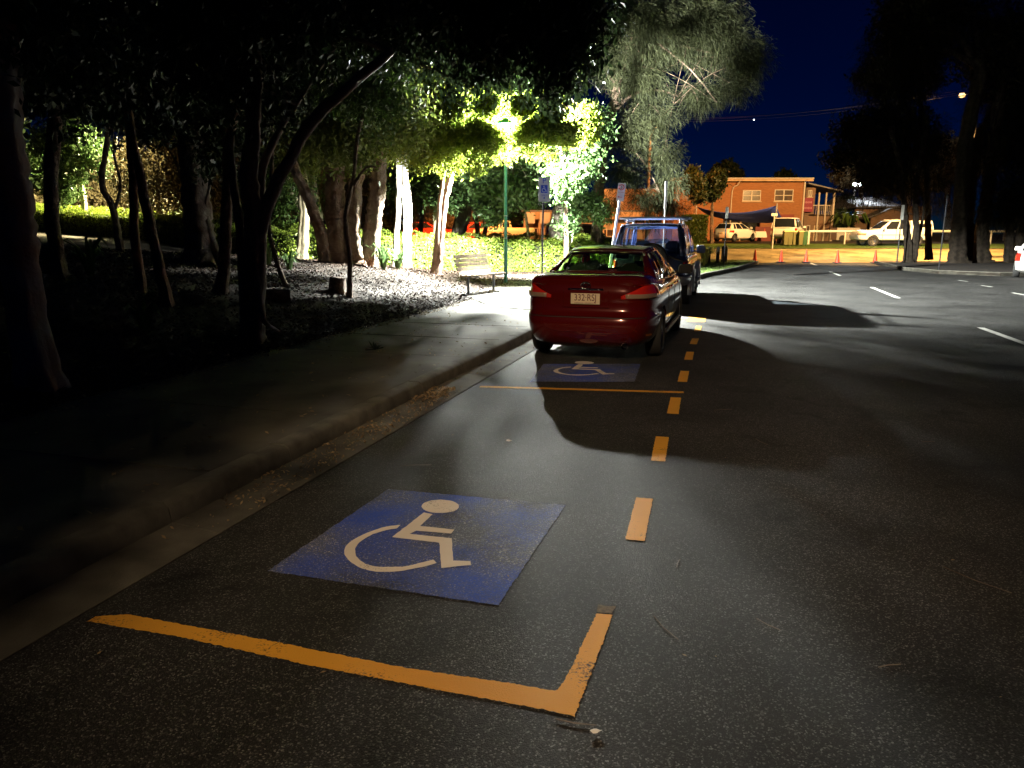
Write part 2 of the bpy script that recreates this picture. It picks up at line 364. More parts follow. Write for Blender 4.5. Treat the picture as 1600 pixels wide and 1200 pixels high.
def brickmat(name, c1, c2, mortar, scale=1.0, rot=None):
    m = bpy.data.materials.new(name); m.use_nodes = True; nt = m.node_tree; b = nt.nodes['Principled BSDF']
    tc = nt.nodes.new('ShaderNodeTexCoord'); sp = nt.nodes.new('ShaderNodeSeparateXYZ'); nt.links.new(tc.outputs['Object'], sp.inputs[0])
    a = nt.nodes.new('ShaderNodeMath'); a.operation = 'ADD'; nt.links.new(sp.outputs[0], a.inputs[0]); nt.links.new(sp.outputs[1], a.inputs[1])
    cb = nt.nodes.new('ShaderNodeCombineXYZ'); nt.links.new(a.outputs[0], cb.inputs[0]); nt.links.new(sp.outputs[2], cb.inputs[1])
    br = nt.nodes.new('ShaderNodeTexBrick'); br.inputs['Scale'].default_value = scale
    br.inputs['Brick Width'].default_value = .24; br.inputs['Row Height'].default_value = .086; br.inputs['Mortar Size'].default_value = .008
    br.inputs['Color1'].default_value = (*c1, 1); br.inputs['Color2'].default_value = (*c2, 1); br.inputs['Mortar'].default_value = (*mortar, 1)
    nt.links.new(cb.outputs[0], br.inputs['Vector']); nt.links.new(br.outputs['Color'], b.inputs['Base Color']); b.inputs['Roughness'].default_value = .85
    bp = nt.nodes.new('ShaderNodeBump'); bp.inputs['Strength'].default_value = .5; bp.inputs['Distance'].default_value = .01; bp.invert = True
    nt.links.new(br.outputs['Fac'], bp.inputs['Height']); nt.links.new(bp.outputs[0], b.inputs['Normal']); return m
M['brick'] = brickmat('pale_brick', (.36,.15,.055), (.28,.11,.04), (.24,.14,.08))
M['brick_brown'] = brickmat('brown_brick', (.24,.14,.09), (.17,.10,.07), (.20,.16,.12))
M['render'] = mat('wall_render', (.48,.34,.22), .85, var=.15, vscale=2, bump=.3)
M['roof'] = mat('metal_roofing', (.16,.16,.18), .5, metal=.2, var=.2)
M['frame'] = mat('window_frame', (.55,.50,.44), .5)
M['curtain'] = mat('curtain', (.32,.26,.20), .9, var=.4, vscale=5)
M['sail'] = mat('shade_cloth', (.025,.05,.30), .8, bump=.2)
M['maroon'] = mat('maroon_board', (.22,.015,.05), .5)
M['cone'] = mat('cone_orange', (.65,.07,.025), .5)
M['bin_green'] = mat('bin_green', (.03,.10,.04), .5)
M['bin_body'] = mat('bin_body', (.16,.15,.06), .5)
M['lid_yellow'] = mat('lid_yellow', (.62,.42,.04), .45)
M['wire'] = mat('wire', (.012,.012,.012), .5)
M['star'] = mat('star_glow', (1,1,1), .5, emit=(.9,.95,1), estr=6)
M['lamp_glass'] = mat('lamp_lens', (.8,.8,.8), .3, emit=(1,1,1), estr=4)
M['paper'] = mat('paper_scrap', (.75,.75,.72), .7)

M['bark_mottled'] = mat('bark_mottled', (.34,.31,.28), .85, col2=(.30,.13,.07), vscale=2.6, bump=.8, bscale=16, bdist=.02)
M['bark_smooth'] = mat('bark_smooth', (.20,.14,.10), .8, col2=(.11,.07,.05), vscale=5, bump=.7, bscale=16, bdist=.02)
M['bark_flaky'] = mat('bark_flaky', (.30,.24,.19), .9, col2=(.13,.075,.045), vscale=2.4, bump=1, bscale=9, bdist=.08)
M['bark_olive'] = mat('bark_olive', (.28,.24,.15), .85, var=.3, vscale=5, bump=.6, bscale=14, bdist=.02)
M['bark_pinkish'] = mat('bark_pinkish', (.34,.22,.17), .8, col2=(.16,.09,.06), vscale=5, bump=.8, bscale=16, bdist=.02)
M['leaf_olive'] = leafmat('leaf_olive', (.06,.09,.016), (.20,.24,.05))
M['leaf_dusty'] = leafmat('leaf_dusty', (.05,.04,.02), (.12,.10,.05), tr=.2, rough=.7)
M['leaf_brom'] = leafmat('leaf_bromeliad', (.40,.36,.05), (.75,.62,.18), tr=.3)
M['hedge_core'] = mat('hedge_branches', (.025,.03,.01), .9)
M['globe'] = mat('lamp_globe', (.9,.9,.9), .3, emit=(.95,.95,1), estr=6)
M['sign_grey'] = mat('sign_grey', (.50,.50,.56), .5)
M['galv_white'] = mat('white_pole', (.65,.65,.63), .4)
M['pane_lit'] = mat('window_pane', (.035,.028,.025), .25, col2=(.10,.06,.04), vscale=1.6)
M['hoard'] = mat('red_hoarding', (.20,.03,.02), .6)
M['faded'] = mat('faded_lettering', (.45,.18,.24), .6)
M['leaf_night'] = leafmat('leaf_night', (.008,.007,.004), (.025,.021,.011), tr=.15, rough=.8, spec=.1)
M['bark_black'] = mat('bark_black', (.035,.027,.02), .9, var=.4, vscale=6, bump=1, bscale=18, bdist=.04, spec=.2)
M['lens_cross'] = mat('warm_lamp_lens', (.9,.8,.6), .3, emit=(1,.58,.22), estr=4)
M['lens_flood'] = mat('white_lamp_lens', (.9,.9,.9), .3, emit=(.9,.97,1), estr=80)
M['sign_dim'] = mat('blue_grey_plate', (.16,.19,.26), .5)
M['leaf_thin'] = leafmat('leaf_thin', (.07,.12,.012), (.24,.28,.04), tr=.6)
# ------------------------------------------------------------------ the ground
def sgrid(us, vs, zf, name, m, kind='structure', parent=None):
    P = np.zeros((len(us), len(vs), 3))
    for i, u in enumerate(us):
        for j, v in enumerate(vs):
            p = K0 + DU*u + DV*v; P[i, j, :2] = (p.x, p.y)
    P[..., 2] = zf(P[..., 0], P[..., 1]); return gridmesh(name, P, m, kind, parent=parent)
def wgrid(xs, ys, zf, name, m, kind='structure'):
    X, Y = np.meshgrid(xs, ys, indexing='ij'); return gridmesh(name, np.stack([X, Y, zf(X, Y)], -1), m, kind)
vs_l = np.concatenate([[-400,-200,-100,-60], np.arange(-45, -20, 2.5), np.arange(-20, -2.66, .45), [-2.66]])
us_l = np.concatenate([[-300,-100,-50,-30,-20], np.arange(-14, 30, .5), np.arange(30, 70, 2), [80,120,250,500]])
def bumpy(x, y, a=.03):
    return a*(np.sin(x*2.1+y*.7)*np.cos(y*1.7-x*.4)+.5*np.sin(x*5.3)*np.sin(y*4.1))
def zl(x, y):
    v = (x-K0.x)*DV.x+(y-K0.y)*DV.y; e = np.clip((PATH_L-v)/1.5, 0, 1)
    return terrain(x, y) + bumpy(x, y)*e
mulch = sgrid(us_l, vs_l, zl, 'mulch_bed', M['soil']); tag(mulch, 'dark soil and mulch bed rising under the trees left of the path')
gnd = sgrid([-300,-60,-14,0,10,20,30,40,60,100,250,600], [-2.66,0,10,20,40,80,200,600], lambda x, y: far_np(y)-.08, 'ground', M['soil']); tag(gnd, 'ground under the road and far lots')
road = sgrid(np.concatenate([[-60,-25], np.arange(-12, 42, 1.0)]), np.concatenate([[.34], np.arange(1, 46, 1.5), [60,90]]),
             lambda x, y: far_np(y), 'road', M['asphalt']); tag(road, 'dark asphalt road with yellow bay lines')
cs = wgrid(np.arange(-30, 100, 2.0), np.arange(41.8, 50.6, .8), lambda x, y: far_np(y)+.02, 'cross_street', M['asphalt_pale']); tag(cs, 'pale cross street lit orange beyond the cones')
vg = wgrid(np.arange(6, 100, 2.0), np.arange(50.5, 57, .8), lambda x, y: far_np(y)+.05, 'grass_verge', M['grass']); tag(vg, 'grass verge beyond the cross street')
lot = wgrid(np.arange(-40, 8, 2.0), np.arange(50.5, 75, 2.), lambda x, y: np.maximum(terrain(x, y), far_np(y))+.06, 'car_park', M['asphalt']); tag(lot, 'car park behind the hedge')

# gutter (concrete strip in lengths) and kerb stones
gut = empty('gutter', (0, 0, 0), 'shallow concrete gutter strip along the kerb', None); gut['kind'] = 'structure'
kerb = empty('kerb', (0, 0, 0), 'concrete kerb between footpath and road', None); kerb['kind'] = 'structure'
path = empty('footpath', (0, 0, 0), 'concrete footpath beside the mulch bed', None); path['kind'] = 'structure'
u = -12.0
while u < 15.5:
    L = 2.4
    g = MB(); a, b = u+.006, u+L-.006
    g.add([W(a,.0,.035),W(b,.0,.035),W(b,.345,.008),W(a,.345,.008),W(a,.0,-.1),W(b,.0,-.1),W(b,.345,-.1),W(a,.345,-.1)],[(0,1,2,3),(4,5,6,7),(0,1,5,4),(1,2,6,5),(2,3,7,6),(3,0,4,7)])
    g.build('gutter_slab', M['gutter'], gut)
    for k in range(2):
        a, b = u+k*1.2+.005, u+k*1.2+1.195; dz = random.uniform(-.003, .003)
        sec = [(.03,-.1),(.03,.03),(.012,.125),(-.02,.152),(-.135,.155),(-.135,-.1)]
        kb = MB(); n = len(sec)
        kb.add([W(a,v,z+dz) for v,z in sec]+[W(b,v,z+dz) for v,z in sec], [(i,(i+1)%n,n+(i+1)%n,n+i) for i in range(n)]+[tuple(range(n)),tuple(range(n,2*n))])
        kb.build('kerb_stone', M['kerb'], kerb, smooth=40)
    u += L
u = -12.0
while u < 15.0:
    L = 1.55; a, b = u+.006, u+L-.006
    dz = random.uniform(-.004,.004); q = MB()
    nn = 6; ed = [PATH_L+.02 + .05*math.sin(3.1*(a+(b-a)*i/nn))+random.uniform(-.02,.02) for i in range(nn+1)]
    top = [W(a,-.143,.15+dz), W(b,-.143,.15+dz)] + [W(a+(b-a)*i/nn, ed[i], .152+dz) for i in range(nn,-1,-1)]
    n = len(top); q.add(top+[p-Vector((0,0,.2)) for p in top], [tuple(range(n))]+[(i,(i+1)%n,n+(i+1)%n,n+i) for i in range(n)])
    q.build('slab', M['concrete'], path); u += L
# paved apron round the bench and lamp
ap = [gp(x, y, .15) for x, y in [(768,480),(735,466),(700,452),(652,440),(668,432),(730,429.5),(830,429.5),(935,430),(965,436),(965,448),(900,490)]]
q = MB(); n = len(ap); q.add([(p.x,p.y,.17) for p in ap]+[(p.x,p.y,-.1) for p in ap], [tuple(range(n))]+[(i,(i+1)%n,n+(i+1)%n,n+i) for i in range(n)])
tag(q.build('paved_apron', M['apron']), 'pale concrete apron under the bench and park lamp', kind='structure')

# kerbed grass island past the second vehicle
isl = [(2.6,27.6),(3.4,24.6),(5.0,24.3),(6.0,25.6),(7.3,28.4),(8.6,30.8),(9.9,33.2),(11.2,36.0),(12.7,39.2),(13.3,40.6),(13.2,41.5),(12.3,41.9),(5,41.9),(3.0,41.8),(1.5,36)]
q = MB(); q.prism(isl, -.1, .14); gi = q.build('grass_island', M['grass']); tag(gi, 'kerbed grass island beyond the blue four wheel drive', kind='structure')
ik = empty('island_kerb', (0,0,0), 'curved kerb round the grass island', None); ik['kind'] = 'structure'
for i in range(1, 11):
    a = Vector(isl[i]); b = Vector(isl[i+1]); d = (b-a).normalized(); nn = Vector((d.y, -d.x))*.13
    q = MB(); a2 = a+d*.01; b2 = b-d*.01
    q.prism([a2, b2, b2+nn, a2+nn], -.05, .155); q.build('kerb_stone', M['kerb'], ik)
# right island (bare dirt under the dark trees)
ri = [(19.9,41.0),(17.6,33.5),(17.5,30.5),(19.0,28.9),(26,28.2),(45,27),(45,41.3)]
q = MB(); q.prism(ri, -.1, .13); tag(q.build('dirt_island', M['soil']), 'bare dirt traffic island under the dark trees at right', kind='structure')
ik = empty('island_kerb', (0,0,0), 'kerb round the dirt island at right', None); ik['kind'] = 'structure'
for i in range(0, 5):
    a = Vector(ri[i]); b = Vector(ri[i+1]); d = (b-a).normalized(); nn = Vector((d.y, -d.x))*.14
    k = max(1, int((b-a).length/3)); 
    for j in range(k):
        p0 = a+(b-a)*(j/k)+d*.01; p1 = a+(b-a)*((j+1)/k)-d*.01
        q = MB(); q.prism([p0, p1, p1-nn, p0-nn], -.05, .15); q.build('kerb_stone', M['kerb'], ik)

# ------------------------------------------------------------------ markings
def resample(poly, step):
    out = []
    for i in range(len(poly)):
        a = Vector(poly[i][:2]); b = Vector(poly[(i+1) % len(poly)][:2]); k = max(1, int((b-a).length/step))
        out += [a+(b-a)*(j/k) for j in range(k)]
    return out
def marking(poly, name, m, z=.004, jit=.005, step=.02, parent=None, label=None, thick=.003):
    pts = [p+Vector((random.uniform(-jit, jit), random.uniform(-jit, jit))) for p in resample(poly, step)] if jit else [Vector(p[:2]) for p in poly]
    bm = bmesh.new(); vv = [bm.verts.new((p.x, p.y, z)) for p in pts]; f = bm.faces.new(vv)
    if f.normal.z < 0 or f.calc_area() == 0: f.normal_flip()
    f.normal_update()
    if f.normal.z < 0: f.normal_flip()
    r = bmesh.ops.triangulate(bm, faces=[f]); bm.normal_update()
    for ff in bm.faces:
        if ff.normal.z < 0: ff.normal_flip()
    me = bpy.data.meshes.new(name); bm.to_mesh(me); bm.free(); me.materials.append(m)
    o = bpy.data.objects.new(name, me); COL.objects.link(o); o.parent = parent or road
    if label: o['label'] = label
    return o
def strip(a, b, w):
    a = Vector(a[:2]); b = Vector(b[:2]); d = (b-a).normalized(); n = Vector((-d.y, d.x))*w/2; return [a-n, b-n, b+n, a+n]
# L shaped corner of the near bay
Lp = [gp(*p) for p in [(136,972),(150,964),(200,961),(430,1004),(640,1046),(780,1066),(868,1081),(884,1062),(932,960),(957,962),(940,1010),(897,1121),(860,1112),(700,1082),(480,1040),(280,996)]]
marking(Lp, 'bay_line', M['yellow_paint'], label='thick yellow L shaped corner of the near parking bay', jit=.0035, step=.011)
marking([gp(*p) for p in [(936,946),(962,948),(957,960),(932,958)]], 'bay_line', mat('faded_paint', (.11,.08,.04), .8, var=.5, vscale=60, bump=.5, bscale=120, bdist=.003), z=.003, label='faded stub of old paint above the yellow corner')
for t_, b_, w_ in [((1007,779),(992,845),0),((1035,683),(1028,721),0),((1056,621.5),(1051,647),0),((1070,580),(1066,597),0),((1078.5,550),(1075.5,562.5),0),((1087,528.5),(1083,538),0),((1092,509.5),(1089.5,518),0)]:
    marking(strip(gp(*t_), gp(*b_), .105), 'dash', M['yellow_paint'], jit=.003, step=.012)
marking(strip(gp(750,604.5), gp(1068,613.5), .085), 'bay_line', M['yellow_paint'], label='thin yellow line between the two bays')
marking(strip(gp(1040,498.5), gp(1093,498.8), .09), 'bay_line', M['yellow_paint'], label='yellow line ahead of the red sedan')
marking(strip(gp(1090,495.5), gp(1087,503), .34), 'bay_line', M['yellow_paint'], label='short yellow end mark ahead of the red sedan')
for a_, b_ in [((1362,449),(1404,466)),((1532,512),(1612,541)),((1297,424.5),(1313,431)),((1267,411.5),(1276,414.5))]:
    marking(strip(gp(*a_), gp(*b_), .12), 'lane_line', M['white_paint'], jit=.004, step=.08)
for a_, b_ in [((1497,438),(1512,440)),((1533,446),(1550,448.5)),((1582,457.5),(1606,462))]:
    marking(strip(gp(*a_), gp(*b_), .10), 'lane_line', M['white_paint'], jit=.004, step=.08)
# blue panels with the wheelchair symbol
p1 = [gp(*p) for p in [(607,765),(884,790),(778,947),(418,893)]]
pan = marking(p1, 'blue_panel', M['blue_paint'], jit=.004, label='blue painted panel with white wheelchair symbol in the near bay')
def Z2(l): return [(520+x/4, 740+y/4) for x, y in l]
wheelpx = Z2([(425,328),(330,340),(230,372),(140,415),(85,460),(72,500),(95,545),(150,585),(230,615),(320,624),(420,618),(520,600),(590,585),(650,568),(630,545),(540,568),(450,588),(350,592),(270,590),(200,570),(155,535),(140,500),(150,460),(190,420),(250,388),(320,365),(400,350)])
bodypx = Z2([(570,250),(625,262),(545,335),(760,358),(740,383),(520,364),(480,385),(745,412),(752,552),(862,556),(862,580),(680,598),(665,440),(370,405)])
headpx = Z2([(672+118*math.cos(a*PI/14), 212+42*math.sin(a*PI/14)) for a in range(28)])
_wq = [gp(*p) for p in wheelpx]; _c = lambda l: [Vector((p.x, p.y)) for p in curve([(q.x, q.y, 0) for q in l], 4, 0)]
shapes = [_c(_wq[:14])+_c(_wq[14:]), [gp(*p) for p in bodypx], [gp(*p) for p in headpx]]
for s_ in shapes: marking(s_, 'wheelchair_symbol', M['cream_paint'], z=.008, jit=.002, step=.03, parent=pan)
p2 = [gp(*p) for p in [(849,569),(1001,569),(991,597),(828,597)]]
pan2 = marking(p2, 'blue_panel', M['blue_paint'], jit=.006, label='blue painted panel with wheelchair symbol behind the red sedan')
A3 = [gp(*p) for p in [(688,793),(538,863),(735,883)]]; B3 = [gp(*p) for p in [(913,567.6),(866,582),(960,585)]]
Ma = np.array([[p.x, p.y, 1] for p in A3]); Mb = np.array([[p.x, p.y] for p in B3]); T3 = np.linalg.solve(Ma, Mb)
for s_ in shapes:
    q_ = [Vector((*(np.array([p.x, p.y, 1]) @ T3), 0)) for p in s_]; marking(q_, 'wheelchair_symbol', M['cream_paint'], z=.008, jit=.003, step=.04, parent=pan2)

# ------------------------------------------------------------------ scatter: chips, litter, debris
def flakes(name, P, size, m, label, up=.35, ratio=.45, kind='stuff', cat=None):
    n = len(P); s = size*RNG.uniform(.5, 1.5, n)[:, None]
    th = RNG.uniform(0, 2*PI, n); t = np.stack([np.cos(th), np.sin(th), RNG.normal(0, up, n)], -1)
    nrm = np.stack([RNG.normal(0, up, n), RNG.normal(0, up, n), np.ones(n)], -1)
    sd = np.cross(nrm, t); sd /= np.linalg.norm(sd, axis=1)[:, None]; t /= np.linalg.norm(t, axis=1)[:, None]
    V = np.stack([P-t*s, P+sd*s*ratio+np.array([0,0,.15])*s, P+t*s, P-sd*s*ratio], 1).reshape(-1, 3)
    o = npmesh(name, V, 4, m); return tag(o, label, cat, kind=kind)
def left_pts(n, u0, u1, v0, v1, dz=.02):
    u = RNG.uniform(u0, u1, n); v = v1 - (v1-v0)*RNG.uniform(0, 1, n)**1.4
    x = K0.x+DU.x*u+DV.x*v; y = K0.y+DU.y*u+DV.y*v; z = zl(x, y)+dz+RNG.uniform(-.01,.02,n); return np.stack([x, y, z], -1)
flakes('mulch_chips', left_pts(70000, -4, 20, -13, -2.68), .030, M['chips'], 'loose bark chips and dry leaves over the mulch bed', up=.5, cat='mulch')
pp = left_pts(900, -5, 10, -2.95, -.2); 
def onpath(n, u0, u1, v0, v1, z):
    u = RNG.uniform(u0, u1, n); v = RNG.uniform(v0, v1, n); return np.stack([K0.x+DU.x*u+DV.x*v, K0.y+DU.y*u+DV.y*v, np.full(n, z)], -1)
P_ = np.concatenate([onpath(900, -6, 12, -2.6, -.2, .162), left_pts(2600, -6, 12, -2.75, -2.45, .02)])
P_[:, 2] = np.maximum(P_[:, 2], .16)
flakes('leaf_litter', P_, .020, M['litter'], 'scattered small leaves and twigs on the footpath', up=.3, cat='leaf litter')
P_ = np.concatenate([onpath(700, -4.5, -.9, .03, .36, .04), onpath(450, -1.5, -.9, .03, .3, .05), onpath(400, -5, 12, .02, .34, .035)])
flakes('gutter_debris', P_, .014, M['litter'], 'dry leaves and grit collected in the gutter', up=.6, cat='leaf litter')
P_ = onpath(420, -7, 14, .5, 9, .006); flakes('road_grit', P_, .010, M['litter'], 'tiny leaves and grit specks on the asphalt', up=.2, cat='grit')
tw = MB()
for px, py, l, a in [(1040,980,.10,1.9),(1200,975,.06,2.2),(1525,905,.16,2.1),(1390,1040,.05,.2),(650,727,.11,.1),(1190,690,.09,1.8),(1130,640,.09,.2),(900,1128,.07,2.9),(1060,880,.05,1.2),(1450,690,.05,0)]:
    p = gp(px, py, .006); d = Vector((math.cos(a), math.sin(a), 0))*l; s_ = Vector((-d.y, d.x, 0))*.25
    tw.tube([p-d, p+s_*.4, p+d], .002, n=5)
tag(tw.build('twigs', M['bark_grey']), 'few thin dry twigs lying on the dark asphalt', 'twigs', kind='stuff')
def scrap(px, py, s, label):
    p = gp(px, py, .008); q = MB(); pts = []
    for i in range(9):
        a = 2*PI*i/9; r = s*random.uniform(.6, 1.1); pts.append((p.x+r*1.5*math.cos(a), p.y+r*math.sin(a), p.z+random.uniform(0, s*.5)))
    q.add(pts+[(p.x, p.y, p.z+s*.6), (p.x, p.y, p.z-.004)], [(i, (i+1) % 9, 9) for i in range(9)]+[(i, (i+1) % 9, 10) for i in range(9)])
    tag(q.build('paper_scrap', M['paper']), label, 'litter', 'scraps of white litter on the road')
scrap(931,1143,.014,'crumpled white scrap below the yellow corner line'); scrap(795,689,.022,'small white scrap on the asphalt beyond the blue panel')
# fallen leafy twig on the path
pb = gp(586,546,.16); q = MB()
for i in range(16):
    a = random.uniform(0, 2*PI); d = Vector((math.cos(a), math.sin(a), random.uniform(.2, 1.1)))*random.uniform(.05,.13); s_ = Vector((-d.y, d.x, 0)).normalized()*.02
    q.add([pb, pb+d*.5+s_, pb+d, pb+d*.5-s_, pb+d*.5+Vector((0,0,.01))], [(0,1,4),(1,2,4),(2,3,4),(3,0,4)])
q.tube([pb-Vector((.12,.03,0)), pb, pb+Vector((.1,.05,.02))], .006, n=5)
tag(q.build('fallen_twig', M['leaf_dark']), 'clump of fallen dark leaves lying on the footpath', 'fallen twig')
# grass blades
def grass(name, pts, h, label):
    n = len(pts); th = RNG.uniform(0, 2*PI, n); w = .008; hh = h*RNG.uniform(.5, 1.4, n)[:, None]
    s = np.stack([np.cos(th), np.sin(th), np.zeros(n)], -1)*w; tip = np.stack([RNG.normal(0,.35,n), RNG.normal(0,.35,n), np.ones(n)], -1)*hh
    V = np.stack([pts-s, pts+s, pts+tip], 1).reshape(-1, 3); return tag(npmesh(name, V, 3, M['blade']), label, 'grass', kind='stuff')
n = 26000; X = RNG.uniform(2.5, 13.2, n); Y = RNG.uniform(24.5, 41.8, n)
def inpoly(X, Y, poly):
    ins = np.zeros(len(X), bool); k = len(poly)
    for i in range(k):
        x1, y1 = poly[i]; x2, y2 = poly[(i+1) % k]; c = ((y1 > Y) != (y2 > Y)) & (X < (x2-x1)*(Y-y1)/(y2-y1+1e-9)+x1); ins ^= c
    return ins
k = inpoly(X, Y, isl); grass('grass', np.stack([X, Y, np.full(n, .14)], -1)[k], .07, 'short grass blades on the kerbed island')
n = 60000; X = RNG.uniform(7, 48, n); Y = RNG.uniform(50.6, 56, n); grass('grass', np.stack([X, Y, far_np(Y)+.05], -1), .08, 'grass blades on the far verge')
# ------------------------------------------------------------------ vegetation
def cloud(blobs, n, size, droop=.4, ratio=.4, cluster=9, spread=.14, shell=.45, flat=1.0):
    """leaf quads spread in clumps through ellipsoids; blobs: (x,y,z,r)"""
    B = np.array(blobs, float); w = B[:, 3]**2.3; w /= w.sum(); nc = max(1, n//cluster)
    k = RNG.choice(len(B), nc, p=w); d = RNG.normal(size=(nc, 3)); d /= np.linalg.norm(d, axis=1)[:, None]
    rr = RNG.uniform(0, 1, nc)**shell * RNG.uniform(.75, 1.1, nc)
    c = B[k, :3] + d*rr[:, None]*B[k, 3:4]*np.array([1, 1, .8*flat])
    c = np.repeat(c, cluster, 0); m = len(c); c = c + RNG.normal(size=(m, 3))*spread
    t = RNG.normal(size=(m, 3)); t[:, 2] -= droop*1.5; t /= np.linalg.norm(t, axis=1)[:, None]
    sd = np.cross(t, RNG.normal(size=(m, 3))); sd /= np.linalg.norm(sd, axis=1)[:, None]; nn = np.cross(t, sd)
    s = size*RNG.uniform(.6, 1.35, m)[:, None]
    V = np.stack([c-t*s*.5, c+sd*s*ratio*.5+nn*s*.1, c+t*s*.5, c-sd*s*ratio*.5+nn*s*.1], 1).reshape(-1, 3)
    return V
def strands(blobs, n, L, w=.010, shell=.5):
    B = np.array(blobs, float); ww = B[:, 3]**2.3; ww /= ww.sum(); cl = 14; nc = n//cl
    k = RNG.choice(len(B), nc, p=ww); d = RNG.normal(size=(nc, 3)); d /= np.linalg.norm(d, axis=1)[:, None]
    c = B[k, :3] + d*(RNG.uniform(0, 1, nc)**shell)[:, None]*B[k, 3:4]*np.array([1, 1, .85]); out = d
    c = np.repeat(c, cl, 0); out = np.repeat(out, cl, 0); m = len(c); c = c+RNG.normal(size=(m, 3))*.13
    t = out*.7 + RNG.normal(size=(m, 3))*.45; t[:, 2] -= .55; t /= np.linalg.norm(t, axis=1)[:, None]
    sd = np.cross(t, RNG.normal(size=(m, 3))); sd /= np.linalg.norm(sd, axis=1)[:, None]; l = L*RNG.uniform(.5, 1.3, m)[:, None]
    mid = c+t*l*.5; tip = c+t*l*.95+np.array([0, 0, -.12])*l
    return np.stack([c, mid+sd*w, tip, mid-sd*w], 1).reshape(-1, 3)
def limb(mb, pts, r0, r1, flare=0, n=10, k=5, wob=None, lob=.12):
    P = curve(pts, k, wob if wob is not None else r0*.10); m = len(P); R = []; Lb = []
    for i in range(m):
        t = i/(m-1); r = r0+(r1-r0)*t**.8
        if flare: r *= 1+flare*math.exp(-t*m/1.6)
        R.append(r); Lb.append(lob+(flare*.35*math.exp(-t*m/2.0) if flare else 0))
    mb.tube(P, R, n=n, lobes=Lb, jit=.035 if r0 > .14 else 0)
def pxpts(l, D):     # list of (px,py[,dD]) -> points around distance D
    return [at(p[0], p[1], D+(p[2] if len(p) > 2 else 0)) for p in l]
def tree(name, base, stems, blobs, label, bark, leaf, n=9000, size=.12, group=None, mode='leaf', limbs=True, droop=.4, cluster=9, spread=.16, shell=.45, flare=.5, ratio=.42, cat='tree', nlimb=7):
    """base: ground point; stems: list of (points, r0, r1); blobs in world (x,y,z,r)"""
    root = empty(name, base, label, cat, group); off = -Vector(base)
    tb = MB()
    for i, (pts, r0, r1) in enumerate(stems):
        limb(tb, [Vector(p)+off for p in pts], r0, r1, flare if i == 0 or flare > .3 else 0, n=22 if r0 > .14 else 10, k=9 if r0 > .14 else 5, lob=.2 if r0 > .14 else .12)
    if limbs and blobs:
        for b in sorted(blobs, key=lambda b: -b[3])[:nlimb]:
            st = random.choice([s_ for s_ in stems if s_[0][-1][2] > base[2]+1.2] or stems); tip = Vector(st[0][-1]); c = Vector(b[:3]); mid = tip.lerp(c, .5)+Vector((0, 0, .4*b[3]))
            r = st[2]*.75; limb(tb, [tip+off, mid+off, c+off], max(.012, r), .01, n=6)
            for _ in range(5):
                d = Vector(RNG.normal(size=3)).normalized()*b[3]*.85; s_ = mid.lerp(c, random.uniform(.2, 1))
                limb(tb, [s_+off, s_+d*.5+off+Vector((0, 0, .08)), s_+d+off], max(.008, r*.35), .004, n=5, k=3)
    amp = min(.035, stems[0][1]*.16)
    for i, v in enumerate(tb.v):
        d = mnoise.noise_vector(Vector(v)*2.6)*amp + mnoise.noise_vector(Vector(v)*9)*amp*.3
        tb.v[i] = (v[0]+d.x, v[1]+d.y, v[2]+d.z*.3)
    tb.build('trunk', bark, root, smooth=60)
    if blobs:
        B = [(b[0]+off.x, b[1]+off.y, b[2]+off.z, b[3]) for b in blobs]
        V = strands(B, n, size, shell=shell) if mode == 'needle' else cloud(B, n, size, droop, ratio, cluster, spread, shell)
        npmesh('crown', V, 4, leaf, root)
    return root
def bl(l, D=None):     # blobs from (px,py,D,r_px)
    out = []
    for px, py, d, r in l:
        p = at(px, py, d); out.append((p.x, p.y, p.z, r*d/F_PX*1.02))
    return out
def ground_at(px, py, D):
    p = at(px, py, D); return Vector((p.x, p.y, tz(p.x, p.y)-.04))

# 1 leftmost pale barked tree
b = ground_at(58, 545, 7.0)
tree('broad_tree', b, [([b]+pxpts([(35,430),(18,300),(8,180),(0,40)], 7.0), .175, .12)],
     bl([(30,20,7.5,170),(-90,90,7,120),(60,110,8.5,60)]), 'mottled grey and rust barked tree leaning at the far left edge', M['bark_mottled'] if 'bark_mottled' in M else M['bark_grey'], M['leaf_dark'], n=9000, size=.11)
# 2 thin reddish leaning pair
b = ground_at(262, 466, 11)
tree('slender_tree', b, [([b]+pxpts([(243,390),(222,290),(205,200),(190,100)], 11), .085, .05), ([ground_at(222,445,11.4)]+pxpts([(212,380),(208,280),(200,180),(196,90)], 11.4), .08, .045)],
     bl([(200,60,11,120),(130,100,11,80),(270,110,11.5,70)]), 'slender reddish tree with two leaning stems left of the buttressed fig', M['bark_red'], M['leaf_dark'], n=8000, size=.11, flare=.2)
# 3 dark curving sapling farther back
b = ground_at(186, 372, 20)
tree('slender_tree', b, [([b]+pxpts([(178,330),(160,290),(165,240),(175,170)], 20), .10, .06), (pxpts([(178,330),(188,290),(178,240)], 20), .05, .03)],
     bl([(180,150,20,70),(110,170,21,60),(240,160,20,50)]), 'dark crooked sapling in front of the yellow lit hedge', M['bark'], M['leaf_dark'], n=6000, size=.13, flare=.15)
# 4 fig with buttress
b = ground_at(318, 412, 17.5)
tree('fig_tree', b, [([b]+pxpts([(312,360),(308,290),(300,220),(290,120)], 17.5), .36, .24), ([ground_at(352,416,17.2)]+pxpts([(332,380),(322,320)], 17.4), .12, .06), ([ground_at(284,412,17.6)]+pxpts([(297,380),(303,320)], 17.5), .10, .05)],
     bl([(280,110,17,110),(330,170,16.5,70),(230,190,17,50),(370,190,16,50),(330,250,16.5,35)]), 'thick dark trunked fig with spreading buttress roots', M['bark_grey'], M['leaf_dark'], n=15000, size=.15, flare=.35)
